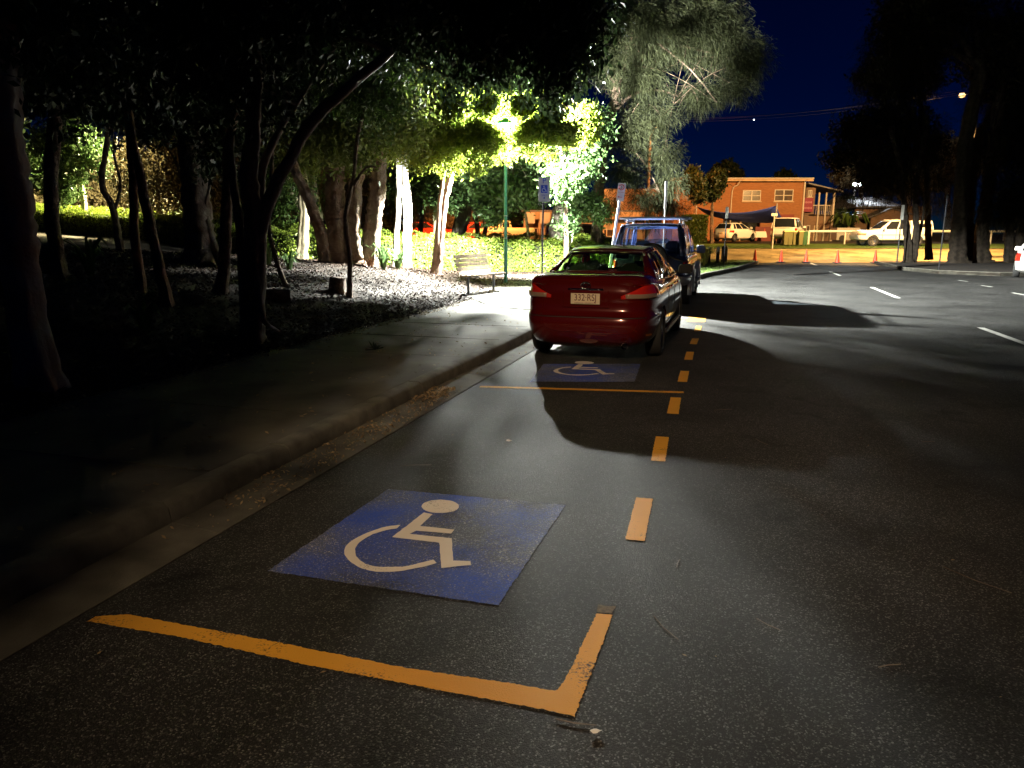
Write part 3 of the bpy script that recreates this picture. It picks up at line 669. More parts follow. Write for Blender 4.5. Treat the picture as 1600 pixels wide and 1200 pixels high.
# 5 main multi stemmed tree near the path
b = ground_at(393, 500, 10.2)
root5 = tree('multi_stem_tree', b, [
     ([b]+pxpts([(396,440),(398,360),(392,280),(398,180),(398,60)], 10.2), .165, .085),
     ([b+Vector((.06,0,0))]+pxpts([(404,420),(415,330),(452,250),(492,185),(548,135),(610,80)], 10.2), .115, .06),
     ([b+Vector((-.10,.05,0))]+pxpts([(378,400),(370,320),(360,230),(362,140)], 10.3), .075, .045),
     (pxpts([(406,350),(412,260,.1),(440,200,.3),(462,165,.3)], 10.3), .06, .04),
     ([at(402,430,10.15),at(407,480,10.0),at(416,506,9.9)+Vector((0,0,.0)),hit(438,520)+Vector((0,0,.02)),hit(466,533)+Vector((0,0,.01))], .05, .015),
     (pxpts([(388,430)], 10.15)+[at(385,470,10.1), hit(378,506)], .07, .03)],
     bl([(400,30,10.5,140),(560,20,11,110),(300,60,10,110),(470,85,11,50),(640,10,11.5,90),(250,150,10.5,45),(350,150,9.8,40),(430,170,10.5,30)]),
     'multi stemmed tree with one long limb leaning right over the mulch', M['bark_smooth'] if 'bark_smooth' in M else M['bark'], M['leaf_dark'], n=17000, size=.12, flare=.3, droop=.8)
# 6 big paperbark cluster
b = ground_at(545, 414, 21)
tree('paperbark_tree', b, [
     ([ground_at(532,412,21)]+pxpts([(528,370),(524,310),(528,250),(535,170)], 21), .33, .20),
     ([ground_at(575,412,21.2)]+pxpts([(582,360),(590,300),(594,240),(600,160)], 21.2), .27, .17),
     ([ground_at(556,412,20.8)]+pxpts([(552,360),(556,300),(560,240),(562,150)], 20.9), .25, .13),
     ([ground_at(512,412,20.8)]+pxpts([(500,360),(482,310),(462,265),(450,200)], 20.8), .19, .10)],
     bl([(500,170,20.5,95),(585,140,20,100),(450,190,22,65),(540,220,19,60),(620,190,19.5,60),(470,250,22.5,35)]),
     'massive flaky barked paperbark with several fused trunks', M['bark_flaky'] if 'bark_flaky' in M else M['bark_grey'], M['leaf_olive'] if 'leaf_olive' in M else M['leaf'], n=34000, size=.15, flare=.45)
b = ground_at(470, 395, 26)
tree('tall_tree', b, [([b]+pxpts([(476,330),(470,240),(455,150),(450,60)], 26), .2, .12)],
     bl([(400,110,25,85),(300,130,27,75),(520,70,25,85),(640,70,26,85),(750,80,27,70),(470,150,24.5,60),(340,200,27,45),(240,170,28,60),(850,90,27,60),(580,190,24,40)]),
     'tall spreading tree whose high leaves catch the park lamp from below', M['bark_olive'], M['leaf_olive'], n=60000, size=.17, flare=.2, nlimb=10)
# 7 thin crooked tree in front of it
b = ground_at(545, 452, 15)
tree('slender_tree', b, [([b]+pxpts([(547,400),(540,340),(552,280),(560,210),(575,150)], 15), .055, .03), (pxpts([(552,290),(572,262),(590,262)], 15), .03, .015)],
     bl([(590,150,15,60),(540,130,15,50)]), 'thin crooked dark tree in front of the paperbark', M['bark'], M['leaf'], n=5000, size=.10, flare=.4)
# 8 another thin one left of it
b = ground_at(447, 432, 14.5)
tree('slender_tree', b, [([b]+pxpts([(430,400),(420,350),(424,290),(426,210)], 14.5), .05, .03), (pxpts([(430,395),(440,385)], 14.5), .02, .008)],
     bl([(430,160,14.5,50)]), 'thin bent sapling between the multi stemmed tree and the paperbark', M['bark'], M['leaf_dark'], n=3500, size=.10, flare=.3)
# 9 pale trunks behind the hedge
for (px, pts, lab) in [(500, [(497,340),(490,290),(487,230),(480,150)], 'pale forked trunk just left of the paperbark, behind the hedge'),
                       (486, [(484,385),(468,320),(452,290),(438,250)], 'pale bent trunk seen through the gap of the leaning limb'),
                       (682, [(683,380),(684,330),(680,270),(676,200)], 'faint pale trunk behind the white trunk')]:
    b = ground_at(px, 385, 31); tree('background_tree', b, [([b]+pxpts(pts, 31), .20, .13)], bl([(pts[-1][0],pts[-1][1]+40,31,70),(pts[-1][0]-40,pts[-1][1]+90,32,45)]),
        lab, M['bark_olive'] if 'bark_olive' in M else M['bark_pale'], M['leaf'], n=8000, size=.17, flare=.2, group='trees standing behind the hedge')
# 10 white trunks
b = ground_at(636, 417, 25)
tree('white_trunk_tree', b, [([b]+pxpts([(636,370),(637,320),(632,275),(630,200)], 25), .165, .12)],
     bl([(640,165,25,75),(600,225,24,40),(690,190,25,45)]), 'tree with a bright white lit trunk beside the hedge', M['bark_pale'], M['leaf_lime'], n=20000, size=.13, flare=.15)
b = ground_at(617, 415, 24.5)
tree('white_trunk_tree', b, [([b]+pxpts([(620,370),(622,320),(624,270),(622,190)], 24.5), .115, .08)],
     bl([(610,180,24.5,55),(650,150,24.5,60)]), 'thin pale trunk immediately left of the white trunk', M['bark_pale'], M['leaf_lime'], n=10000, size=.13, flare=.15)
# 11 twin stem tree left of bench
b = ground_at(682, 432, 22.5)
tree('twin_stem_tree', b, [([b]+pxpts([(686,390),(694,320),(708,262),(716,230)], 22.5), .17, .07), ([b+Vector((-.03,0,.2))]+pxpts([(684,370),(688,310),(696,262),(700,220)], 22.4), .10, .05)],
     bl([(715,190,22.5,55),(670,180,22.5,60),(690,235,21.5,34),(655,240,21.5,30),(760,160,23,45)]), 'twin stemmed tree growing at the hedge left of the bench', M['bark_pinkish'] if 'bark_pinkish' in M else M['bark'], M['leaf_lime'], n=22000, size=.12, flare=.35)
# 12 foliage tree right of lamp (trunk behind hedge)
b = ground_at(868, 385, 30.5)
tree('leafy_tree', b, [([b]+pxpts([(872,340),(882,300),(880,240)], 30.5), .34, .22)],
     bl([(850,215,28,62),(895,255,28,50),(820,165,29,72),(880,280,25.5,34),(910,205,30,50),(770,150,25,70),(890,300,27,24)]), 'leafy tree right of the park lamp with lower branches lit white green', M['bark_grey'], M['leaf_glossy'], n=32000, size=.17, flare=.3)
b = ground_at(830, 388, 29.8)
tree('leafy_tree', b, [([b]+pxpts([(822,340),(806,300),(800,250)], 29.8), .07, .04)],
     bl([(740,285,29.5,38),(790,300,29,32),(830,300,29,30),(700,300,30,35),(770,330,29.5,26),(725,255,29,40)]), 'young rubbery leaved tree behind the green lamp pole', M['bark_olive'] if 'bark_olive' in M else M['bark'], M['leaf_glossy'], n=16000, size=.2, flare=.2)
# low branches around the lamp that shade the road and path towards the camera
LX, LY, LZ = LAMPS['park'][0]; LZ = LZ-.02; ring_b = []; thin_b = []      # LZ: height of the bulb
for az, thr, r_, rr in [(-.17,14.8,1.45,.10),(.27,12.9,1.4,.10),(.34,13.3,1.35,.17),(.44,13.8,1.45,.24),(.58,14.2,1.5,.28),(.80,15.2,1.5,.30),(1.05,15.5,1.5,.32),(.38,13.4,2.0,.30),(.62,14.3,2.1,.36),(.92,15.2,2.1,.38),
                     (-.21,15.6,1.35,.17),(-.35,17.5,1.5,.26),(-.52,19,1.5,.30),(-.74,20,1.6,.32),(-1.0,21,1.6,.34),(-.36,17.5,2.1,.36),(-.64,19,2.2,.42),(-.95,20,2.2,.42),(-1.3,20,2.0,.4)]:
    rr *= random.uniform(.8, 1.25); ring_b.append((LX+r_*math.sin(az), LY-r_*math.cos(az), LZ-r_*math.tan(math.radians(thr))+rr*.85, rr))
for az, dep, r_, rr in [(-.05,12.5,2.2,.16),(-.13,16.0,2.4,.24),(.17,12.6,2.4,.22),(-.2,19,2.3,.42),(-.38,22,2.4,.45),(-.6,24,2.5,.45),(-.3,25,2.6,.35),(.3,18,2.3,.35),(.5,19,2.4,.35),(.22,16,2.2,.25),(.09,11.8,1.8,.18),(0,13.0,2.6,.22),(-.11,12.6,1.8,.16),(-.085,13.0,2.0,.15),(-.10,14.2,2.3,.16),(-.26,15,2.2,.28),(-.34,14.5,2.0,.3),(.14,13.2,1.9,.18),(.22,12.8,2.0,.20)]:
    thin_b.append((LX+r_*math.sin(az), LY-r_*math.cos(az), LZ-r_*math.tan(math.radians(dep)), rr))
def ringat(az, dep, r_, rr): return (LX+r_*math.sin(az), LY-r_*math.cos(az), LZ-r_*math.tan(math.radians(dep)), rr)
mid_a = [ringat(a_+random.uniform(-.04,.04), d_, 1.15, .18) for a_ in (-.25,-.08,.07) for d_ in (20, 28, 37)]
mid_b = [ringat(a_+random.uniform(-.04,.04), d_, 1.25, .18) for a_ in (-.8,-.6,-.42) for d_ in (21, 29, 37)]
for az, dz, r_, rr in [(.30,.45,1.6,.4),(-.30,.45,1.6,.4),(.75,.4,1.8,.45),(-.8,.4,1.9,.5),(1.95,.15,2.6,.42),(2.12,.1,2.7,.42),(2.3,.15,2.7,.42),(2.0,.6,2.7,.42),(2.2,.6,2.7,.42),(3.6,.15,.8,.36),(3.1,-.3,1.2,.3)]:
    ring_b.append((LX+r_*math.sin(az), LY-r_*math.cos(az), LZ+dz, rr))
b = ground_at(886, 400, 28.0); b.z = .1
tree('leafy_tree', b, [([b, b+Vector((-.1,-.3,2.4)), b+Vector((-.4,-1.6,4.4)), b+Vector((-1.2,-4,5.4))], .10, .05)], ring_b, 'slender tree whose low boughs wrap round the glowing park lamp', M['bark'], M['leaf_thin'], n=44000, size=.13, flare=.1, nlimb=9, spread=.105, shell=.6)
Vt = cloud([(b_[0]-b.x, b_[1]-b.y, b_[2]-b.z, b_[3]) for b_ in thin_b], 3200, .11, cluster=6, spread=.08)
Vt = np.concatenate([Vt]+[cloud([(b_[0]-b.x, b_[1]-b.y, b_[2]-b.z, b_[3]) for b_ in l_], n_, .11, cluster=5, spread=.06) for l_, n_ in ((mid_a, 400), (mid_b, 200))])
npmesh('crown', Vt, 4, M['leaf_thin'], [o for o in COL.objects if o.name.startswith('leafy_tree') and o.type == 'EMPTY'][-1])
# trunks in the shade beyond the hedge
for px, D, r, pts, lab in [(712, 33, .38, [(716,370),(728,320),(742,270)], 'fat dark trunk leaning right beyond the hedge'),
                           (748, 34, .13, [(746,360),(742,330),(744,290)], 'slim pale stem beyond the hedge left of the lamp pole'),
                           (752, 36, .13, [(758,360),(768,335),(778,300)], 'slim forked stem beside the parked ute'),
                           (656, 35, .14, [(657,360),(659,330),(650,290)], 'slim stem above the yellow bromeliad'),
                           (905, 38, .42, [(898,360),(886,310),(880,270)], 'broad dark trunk leaning left, right of the parking sign')]:
    b = ground_at(px, 392, D); tp = pts[-1]
    tree('background_tree', b, [([b]+pxpts(pts, D), r, r*.7)], bl([(tp[0],tp[1]-60,D,65),(tp[0]+30,tp[1]-30,D,40)]), lab, M['bark_grey'], M['leaf'], n=7000, size=.2, flare=.2, group='trees standing behind the hedge')
# dark street tree whose crown hangs over the middle of the picture
b = ground_at(640, 590, 8) ; b = Vector((-4.9, 12.6, tz(-4.9, 12.6)))
b = ground_at(344, 470, 12.5)
tree('overhanging_tree', b, [([b]+pxpts([(352,400),(356,300),(366,180),(440,40)], 12.5), .10, .08)],
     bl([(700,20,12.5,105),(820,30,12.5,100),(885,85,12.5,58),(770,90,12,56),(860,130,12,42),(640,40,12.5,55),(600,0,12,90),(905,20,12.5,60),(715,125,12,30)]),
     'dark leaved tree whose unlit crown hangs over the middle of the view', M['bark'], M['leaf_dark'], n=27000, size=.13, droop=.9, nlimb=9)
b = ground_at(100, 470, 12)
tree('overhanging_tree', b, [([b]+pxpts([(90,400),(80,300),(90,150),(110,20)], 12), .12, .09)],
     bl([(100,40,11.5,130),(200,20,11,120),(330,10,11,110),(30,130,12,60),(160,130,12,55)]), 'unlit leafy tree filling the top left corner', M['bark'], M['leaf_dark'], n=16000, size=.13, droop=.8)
# white trunk tree far left behind hedge, lit lime foliage
b = ground_at(133, 335, 41)
tree('white_trunk_tree', b, [([b]+pxpts([(128,290),(124,245),(120,200)], 41), .16, .10)],
     bl([(80,225,40,36),(120,215,40,34),(100,270,40,36),(150,250,41,28),(60,250,41,22),(95,300,40,26)]), 'pale trunked tree with green lit leaves at far left behind the hedge', M['bark_pale'], M['leaf_glossy'], n=9000, size=.24, flare=.1)
# lamp-washed shrub mass behind the left hedge
for px, py, D, r, lab in [(250,300,38,70,'dull brown green shrub behind the hedge left of the fig'), (345,305,40,50,'dull shrub between fig and multi stemmed tree'), (455,300,42,65,'dark shrubbery seen past the leaning limb'),
                          (560,310,44,60,'dark bush behind the paperbark trunks'), (640,320,44,50,'dark bush behind the white trunk')]:
    b = ground_at(px, 350, D)
    tree('background_shrub', b, [([b, b+Vector((0,0,1.5)), at(px, py, D)], .1, .05)], bl([(px,py,D,r),(px-r*.6,py-25,D+1,r*.7),(px+r*.6,py-20,D,r*.7),(px,py-70,D+1,r*.8)]), lab, M['bark'], M['brown_shrub'], n=12000, size=.18, group='shrubs beyond the hedge', cat='shrub')
# casuarina beside the four wheel drive
b = ground_at(933, 388, 32)
tree('casuarina_tree', b, [([b]+pxpts([(934,330),(940,260),(955,180),(975,90),(992,30)], 32), .27, .11),
      (pxpts([(955,180),(985,150),(1020,140),(1060,150)], 32), .09, .03), (pxpts([(970,110),(1030,70),(1100,80),(1160,95)], 32), .10, .03),
      (pxpts([(945,230),(980,230),(1010,260),(1030,300)], 31.5), .07, .02), (pxpts([(985,60),(1040,20),(1090,10)], 32), .09, .04), (pxpts([(1030,70),(1080,110),(1120,160)], 31.6), .05, .02),
      (pxpts([(965,140),(940,90),(930,60)], 31.8), .06, .03)],
     bl([(1000,40,32,85),(1080,45,32,65),(1135,75,32,50),(1172,95,32,36),(1150,135,32,34),(1000,130,32,48),(1090,150,32,34),(985,205,31.5,42),(1030,185,31.5,32),(1035,245,31.5,34),(1050,285,31.5,22),(955,100,31.5,40),(975,270,31.5,34),(1120,25,32,45),(1005,310,31.5,26),(950,320,31.5,20),(1035,315,33,24),(1062,325,34,18),(1015,345,33,16)]),
     'tall wispy casuarina with drooping needles against the blue sky', M['bark'], M['needle'], n=110000, size=.27, mode='needle', flare=.15, nlimb=14, shell=.7)
# small tree sprays near the leaning sign
b = ground_at(872, 402, 28.5)
tree('small_tree', b, [([b]+pxpts([(893,375),(898,350),(908,330)], 28.2), .05, .02), (pxpts([(893,370),(886,355),(880,348)], 28.2), .02, .01)],
     bl([(905,322,28,24),(925,320,28,20),(885,352,28,14),(940,335,28.5,15)]), 'small branching tree growing out of the hedge right of the parking sign', M['bark_pale'], M['leaf_glossy'], n=3200, size=.17, flare=.1)
# dark trees in front of the brick building
for px, D, bls, lab in [(1085, 57, [(1085,288,57,17),(1080,272,57,11),(1092,305,57,12)], 'left of two dark dense trees in front of the brick building'),
                        (1112, 58, [(1118,285,58,15),(1112,302,58,12),(1122,275,58,10)], 'right of two dark dense trees in front of the brick building')]:
    b = ground_at(px, 385, D); tree('dense_tree', b, [([b]+pxpts([(px,350),(px+1,320)], D), .16, .10)], bl(bls), lab, M['bark'], M['leaf_dark'], n=5000, size=.3, group='dark trees before the brick building', flare=0)
for px, py, D, r, lab in [(1135,265,95,18,'distant rounded tree rising behind the brick building roof at left'), (1225,279,95,16,'distant dark treetop behind the right end of the brick roof')]:
    b = Vector((at(px, 380, D).x, D, .95)); tree('distant_tree', b, [([b, at(px, py+8, D)], .3, .15)], bl([(px,py,D,r),(px-r,py+8,D,r*.6),(px+r,py+8,D,r*.6)]), lab, M['bark'], M['leaf_dark'], n=3000, size=.5, flare=0, limbs=False)
# trees on the dirt island at right
def isl_base(px, D, z=.12): p = at(px, 400, D); return Vector((p.x, D, z))
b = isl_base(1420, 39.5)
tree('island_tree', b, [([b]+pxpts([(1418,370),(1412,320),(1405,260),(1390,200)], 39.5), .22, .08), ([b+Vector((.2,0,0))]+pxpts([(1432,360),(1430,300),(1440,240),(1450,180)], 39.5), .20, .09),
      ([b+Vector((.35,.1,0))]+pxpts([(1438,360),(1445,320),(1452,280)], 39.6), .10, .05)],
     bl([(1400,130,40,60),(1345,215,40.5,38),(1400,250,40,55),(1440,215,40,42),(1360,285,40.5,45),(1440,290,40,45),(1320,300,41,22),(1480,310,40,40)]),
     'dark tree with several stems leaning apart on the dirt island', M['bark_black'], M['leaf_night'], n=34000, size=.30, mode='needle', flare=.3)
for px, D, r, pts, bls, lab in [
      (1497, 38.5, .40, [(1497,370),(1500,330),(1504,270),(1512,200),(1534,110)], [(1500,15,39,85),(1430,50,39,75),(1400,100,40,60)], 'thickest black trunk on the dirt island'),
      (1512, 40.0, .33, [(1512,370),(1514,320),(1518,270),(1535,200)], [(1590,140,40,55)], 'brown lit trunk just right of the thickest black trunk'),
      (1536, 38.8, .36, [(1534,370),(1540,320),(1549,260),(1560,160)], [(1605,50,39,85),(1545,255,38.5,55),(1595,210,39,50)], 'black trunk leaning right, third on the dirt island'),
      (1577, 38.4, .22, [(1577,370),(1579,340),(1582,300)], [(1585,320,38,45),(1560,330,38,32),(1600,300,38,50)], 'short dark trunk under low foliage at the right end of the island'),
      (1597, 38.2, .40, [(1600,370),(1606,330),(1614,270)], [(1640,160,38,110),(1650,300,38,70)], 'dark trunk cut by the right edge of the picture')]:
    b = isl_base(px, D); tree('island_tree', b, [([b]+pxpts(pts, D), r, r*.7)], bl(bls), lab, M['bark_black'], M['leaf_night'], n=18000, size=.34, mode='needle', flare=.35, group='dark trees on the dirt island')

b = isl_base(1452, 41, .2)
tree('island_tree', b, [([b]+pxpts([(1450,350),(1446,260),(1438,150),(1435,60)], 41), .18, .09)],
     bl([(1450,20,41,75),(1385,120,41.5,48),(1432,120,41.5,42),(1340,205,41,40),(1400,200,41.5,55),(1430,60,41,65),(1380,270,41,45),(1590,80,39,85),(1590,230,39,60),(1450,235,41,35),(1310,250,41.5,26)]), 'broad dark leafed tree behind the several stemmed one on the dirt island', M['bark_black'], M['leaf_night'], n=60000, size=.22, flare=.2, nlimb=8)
# hedges
HP = [(5.2, 31.5), (2.5, 30.2), (-.2, 29.3), (-2.5, 28.4), (-4.8, 27.9), (-8.5, 28.6), (-13.5, 33.0), (-18, 37.5), (-26, 41.5), (-38, 44)]
def hedge(off, h, wdt, n, label, xcut=None):
    root = empty('hedge', (0, 0, 0), label, 'hedge', 'clipped hedges behind the bench'); pts = curve([(x, y, 0) for x, y in HP], 6, 0)
    D2 = []; 
    for i, p in enumerate(pts):
        t = (pts[min(i+1, len(pts)-1)]-pts[max(i-1, 0)]).normalized(); nn = Vector((t.y, -t.x, 0)); D2.append((p+nn*off, nn))
    m = len(D2); core = MB(); vs = []
    for p, nn in D2:
        a = p-nn*(wdt/2-.08); b2 = p+nn*(wdt/2-.08); za = tz(a.x, a.y)-.05; zb = tz(b2.x, b2.y)-.05; zt_ = (za+zb)/2+h-.10
        vs += [(a.x,a.y,za), (a.x,a.y,zt_), (b2.x,b2.y,zt_), (b2.x,b2.y,zb)]
    fs = []
    for i in range(m-1):
        for k in range(3): fs.append((i*4+k, i*4+k+1, i*4+k+5, i*4+k+4))
    fs += [(0,1,2,3), tuple(range((m-1)*4, m*4))]
    core.add(vs, fs); core.build('branches', M['hedge_core'] if 'hedge_core' in M else M['soil'], root)
    seg = np.array([p[:2] for p, _ in D2]); nrm = np.array([q[:2] for _, q in D2]); L = np.linalg.norm(np.diff(seg, axis=0), axis=1); cum = np.concatenate([[0], np.cumsum(L)])
    w_ = RNG.uniform(0, 1, n)**1.25*cum[-1]; i = np.clip(np.searchsorted(cum, w_)-1, 0, m-2); f = ((w_-cum[i])/L[i])[:, None]
    c = seg[i]*(1-f)+seg[i+1]*f; nn = nrm[i]; side = RNG.uniform(0, 1, n)
    o = np.where(side < .45, -wdt/2, np.where(side < .55, wdt/2, RNG.uniform(-wdt/2, wdt/2, n))); z = np.where(side < .55, RNG.uniform(0.02, 1, n)*h, h)
    lump = .05*np.sin(w_*5.1)+.04*np.sin(w_*11.3+1)
    o = o+RNG.normal(0, .045, n)+np.where(side < .45, -lump, 0); z = z+RNG.normal(0, .04, n)+lump*(z > .5*h)
    xy = c+nn*o[:, None]; gz = terrain(c[:, 0], c[:, 1]); P = np.stack([xy[:, 0], xy[:, 1], gz+z], -1)
    nv = np.where((side < .45)[:, None], np.stack([-nn[:, 0], -nn[:, 1], np.full(n, .35)], -1), np.stack([-nn[:, 0]*.2, -nn[:, 1]*.2, np.ones(n)], -1)) + RNG.normal(0, .55, (n, 3))
    nv /= np.linalg.norm(nv, axis=1)[:, None]; t = np.cross(nv, RNG.normal(size=(n, 3))); t /= np.linalg.norm(t, axis=1)[:, None]; sd = np.cross(nv, t)
    s = .085*RNG.uniform(.6, 1.4, n)[:, None]
    V = np.stack([P-t*s*.5, P+sd*s*.3+nv*.01, P+t*s*.5, P-sd*s*.3+nv*.01], 1).reshape(-1, 3)
    npmesh('foliage', V, 4, M['hedge'], root); return root
hedge(0, 1.18, .9, 70000, 'clipped hedge row nearest the bench, blazing yellow green by the lamp')
hedge(-1.9 if False else 1.75, 1.38, .8, 30000, 'second clipped hedge row just behind the front one')
# strappy plants
def strappy(px, py, D, n, h, label, m, group=None, zz=None):
    b = ground_at(px, py, D) if zz is None else Vector((at(px, py, D).x, D, zz)); q = MB()
    for i in range(n):
        a = random.uniform(0, 2*PI); l = h*random.uniform(.7, 1.2); r = random.uniform(.25, .8)*l; w = .022
        s_ = Vector((-math.sin(a), math.cos(a), 0))*w; dd = Vector((math.cos(a), math.sin(a), 0))
        p = [b+dd*.03, b+dd*r*.35+Vector((0, 0, l*.65)), b+dd*r*.8+Vector((0, 0, l*.85)), b+dd*r*1.25+Vector((0, 0, l*.6))]
        q.add([p[0]-s_, p[0]+s_, p[1]-s_*1.3, p[1]+s_*1.3, p[2]-s_, p[2]+s_, p[3]], [(0,1,3,2),(2,3,5,4),(4,5,6)])
    o = q.build('strappy_plant', m); return tag(o, label, 'plant', group)
strappy(600,436,20.5,34,.75,'strappy dark plant at the right foot of the paperbark',M['leaf_glossy'],'strappy plants in the mulch')
strappy(622,430,21.5,26,.6,'strappy plant just left of the white trunk base',M['leaf_glossy'],'strappy plants in the mulch')
strappy(452,425,17.5,24,.5,'pale strappy plant at the hedge foot beside the thin bent sapling',M['leaf_glossy'],'strappy plants in the mulch')
strappy(420,415,18.5,26,.7,'strappy plant left of the thin bent sapling',M['leaf'],'strappy plants in the mulch')
p = strappy(666,372,30.5,40,.95,'yellow bromeliad standing above the hedge left of the twin stems',M['leaf_brom'] if 'leaf_brom' in M else M['hedge'],None,zz=.75)
strappy(225,500,9.5,30,.45,'limp dark grassy plant at the base of the slender leaning pair',M['leaf'],'strappy plants in the mulch')
strappy(145,455,12.5,30,.7,'dim grassy clump between the leftmost tree and the leaning pair',M['leaf'],'strappy plants in the mulch')
# stump and logs
def log(px, py, D, l, r, a, label, name='log', up=False):
    b = ground_at(px, py, D)+Vector((0,0,r if not up else 0)); q = MB()
    d = Vector((math.cos(a), math.sin(a), .03))*l/2
    if up: q.tube([b-Vector((0,0,.05)), b+Vector((0,0,l*.5)), b+Vector((.02,0,l))], [r*1.2, r, r*.95], n=12, lobes=[.2,.1,.1])
    else: q.tube([b-d, b, b+d], [r, r*1.05, r*.9], n=12, lobes=[.12,.12,.12])
    tag(q.build(name, M['bark'], smooth=50), label, 'log' if not up else 'stump')
log(527,446,15.2,.34,.17,0,'squat dark stump beside the thin crooked tree','stump',True)
log(428,462,13,.55,.12,.3,'short dark log lying right of the multi stemmed tree')
# planting on the grass island behind the vehicles
for i, (px, py, D, h) in enumerate([(1100,412,35,.9),(1104,408,37,.8)]):
    strappy(px,py,D,46,h,['orange lit spiky shrub beside the blue vehicle mirror','spiky shrub just behind the orange lit one'][i],M['leaf_brom'] if 'leaf_brom' in M else M['hedge'],'spiky shrubs on the grass island',zz=.14)

b = Vector((-5.0, -4.2, tz(-5.0, -4.2)-.05))  # unseen tree added to keep the rear street lamp off the near footpath
tree('shade_tree', b, [([b, b+Vector((.1,0,2.2)), b+Vector((.5,.1,4.3)), b+Vector((1.0,.2,5.6))], .16, .07)],
     [(-3.22,-4,6.15,.76),(-3.22,-4,5.4,.74),(-3.85,-4,6.0,1.25),(-3.75,-3.6,7.0,1.15),(-4.3,-4,5.0,1.5),(-3.9,-5,7.6,1.2),(-5,-4,7.2,1.6)], 'unseen leafy tree added behind the camera to shade the near footpath', M['bark'], M['leaf_dark'], n=32000, size=.12, flare=.3)
# far line of dark trees closing the view behind the car park and the left hedge
fb = [(random.uniform(-75, 4), random.uniform(82, 98), 1+random.uniform(1, 6.5), random.uniform(2.2, 4)) for _ in range(90)] + [(random.uniform(-60, -30), random.uniform(50, 80), 2+random.uniform(1, 7), random.uniform(2.2, 4)) for _ in range(50)]
tag(npmesh('distant_trees', cloud(fb, 60000, .7, spread=.5), 4, M['leaf_dark']), 'dark wall of distant trees behind the car park', 'trees', kind='stuff')
# ------------------------------------------------------------------ vehicles
class Body:
    def __init__(s, levels, N=96): s.L = levels; s.N = N
    def prm(s, z):
        L = s.L
        if z <= L[0][0]: return L[0][1:]
        for a, b in zip(L, L[1:]):
            if z <= b[0]:
                t = (z-a[0])/(b[0]-a[0]); return tuple(p+(q-p)*t for p, q in zip(a[1:], b[1:]))
        return L[-1][1:]
    def pt(s, z, t, off=0):
        hw, yr, yf, e = s.prm(z); c, n = math.cos(t), math.sin(t); k = 2/e
        x = (hw+off)*math.copysign(abs(c)**k, c); y = (yr+yf)/2 + ((yf-yr)/2+off)*math.copysign(abs(n)**k, n); return Vector((x, y, z))
    def mesh(s):
        mb = MB(); N = s.N; vs = []; fs = []
        for l in s.L:
            vs += [s.pt(l[0], 2*PI*k/N) for k in range(N)]
        m = len(s.L)
        for i in range(m-1):
            for k in range(N): fs.append((i*N+k, i*N+(k+1) % N, (i+1)*N+(k+1) % N, (i+1)*N+k))
        fs.append(tuple(range(N-1, -1, -1))); fs.append(tuple(range((m-1)*N, m*N))); mb.add(vs, fs); return mb
    def tx(s, frac):   # angle on the rear face whose x is frac*halfwidth (frac>0 right)
        return frac
    def overlay(s, z0, z1, x0, x1, name, m, parent, off=.008, rear=True, nz=4, nx=10, extra=0, label=None, shape=None):
        """patch on the rear (or front) face between x fractions -1..1 (values past 1 run on round the side, +1 = one metre)"""
        mb = MB(); vs = []
        for i in range(nz+1):
            z = z0+(z1-z0)*i/nz; e = s.prm(z)[3]; hw, yr, yf, e = s.prm(z)
            for j in range(nx+1):
                f = x0+(x1-x0)*j/nx; zz = z
                if shape: zz = shape(j/nx, i/nz)
                hw, yr, yf, e = s.prm(zz)
                sg = math.copysign(1, f); a = abs(f)
                fc = .93
                if a <= fc: c = a**(e/2)*sg; c = max(-1, min(1, c)); t = math.acos(c)
                else:
                    c0 = fc**(e/2); tt = math.acos(c0); yy = ((yf-yr)/2)*(1-math.sin(tt)**(2/e))+(a-fc)*1.0
                    sn = max(0, 1-yy/((yf-yr)/2))**(e/2); t = math.asin(sn); t = t if sg > 0 else PI-t
                t = -t if rear else t
                vs.append(s.pt(zz, t, off))
        fs = [(i*(nx+1)+j, i*(nx+1)+j+1, (i+1)*(nx+1)+j+1, (i+1)*(nx+1)+j) for i in range(nz) for j in range(nx)]
        o = mb.add(vs, fs).build(name, m, parent, smooth=40, solid=.014)
        if label: o['label'] = label
        return o
def boolean_cut(o, cutter):
    md = o.modifiers.new('cut', 'BOOLEAN'); md.operation = 'DIFFERENCE'; md.solver = 'EXACT'; md.object = cutter
    dg = bpy.context.evaluated_depsgraph_get(); me = bpy.data.meshes.new_from_object(o.evaluated_get(dg)); o.modifiers.clear(); o.data = me
    bpy.data.objects.remove(cutter)
def wheel(parent, x, y, r, w, side, rim=True, spokes=5, rimr=.66):
    t = MB(); h = w/2
    t.lathe([(r*.62,-h*.8),(r*.70,-h),(r*.93,-h*.98),(r,-h*.72),(r,h*.72),(r*.93,h*.98),(r*.70,h),(r*.62,h*.8)], (0,0,0), 32, 'x')
    o = t.build('wheel', M['tyre'], parent, smooth=40, loc=(x, y, r))
    q = MB(); rr = r*rimr; q.lathe([(rr,-h*.8),(rr,h*.78),(rr*.93,h*.80),(rr*.90,h*.45),(rr*.90,-h*.5)], (0,0,0), 28, 'x')
    q.lathe([(rr*.9,-h*.45),(.0,-h*.4)], (0,0,0), 20, 'x')
    for k in range(spokes):
        a = 2*PI*k/spokes+.3; R = Matrix.Rotation(a, 3, 'X')
        q.box(R @ Vector((h*.66, 0, rr*.5)), (h*.22, rr*.24, rr*.92), R, taper=.75)
    q.lathe([(0,h*.8),(rr*.2,h*.78),(rr*.22,h*.5)], (0,0,0), 14, 'x')
    ri = q.build('rim', M['rim'], o, smooth=40)
    if side < 0: o.rotation_euler = (0, 0, PI)
    return o
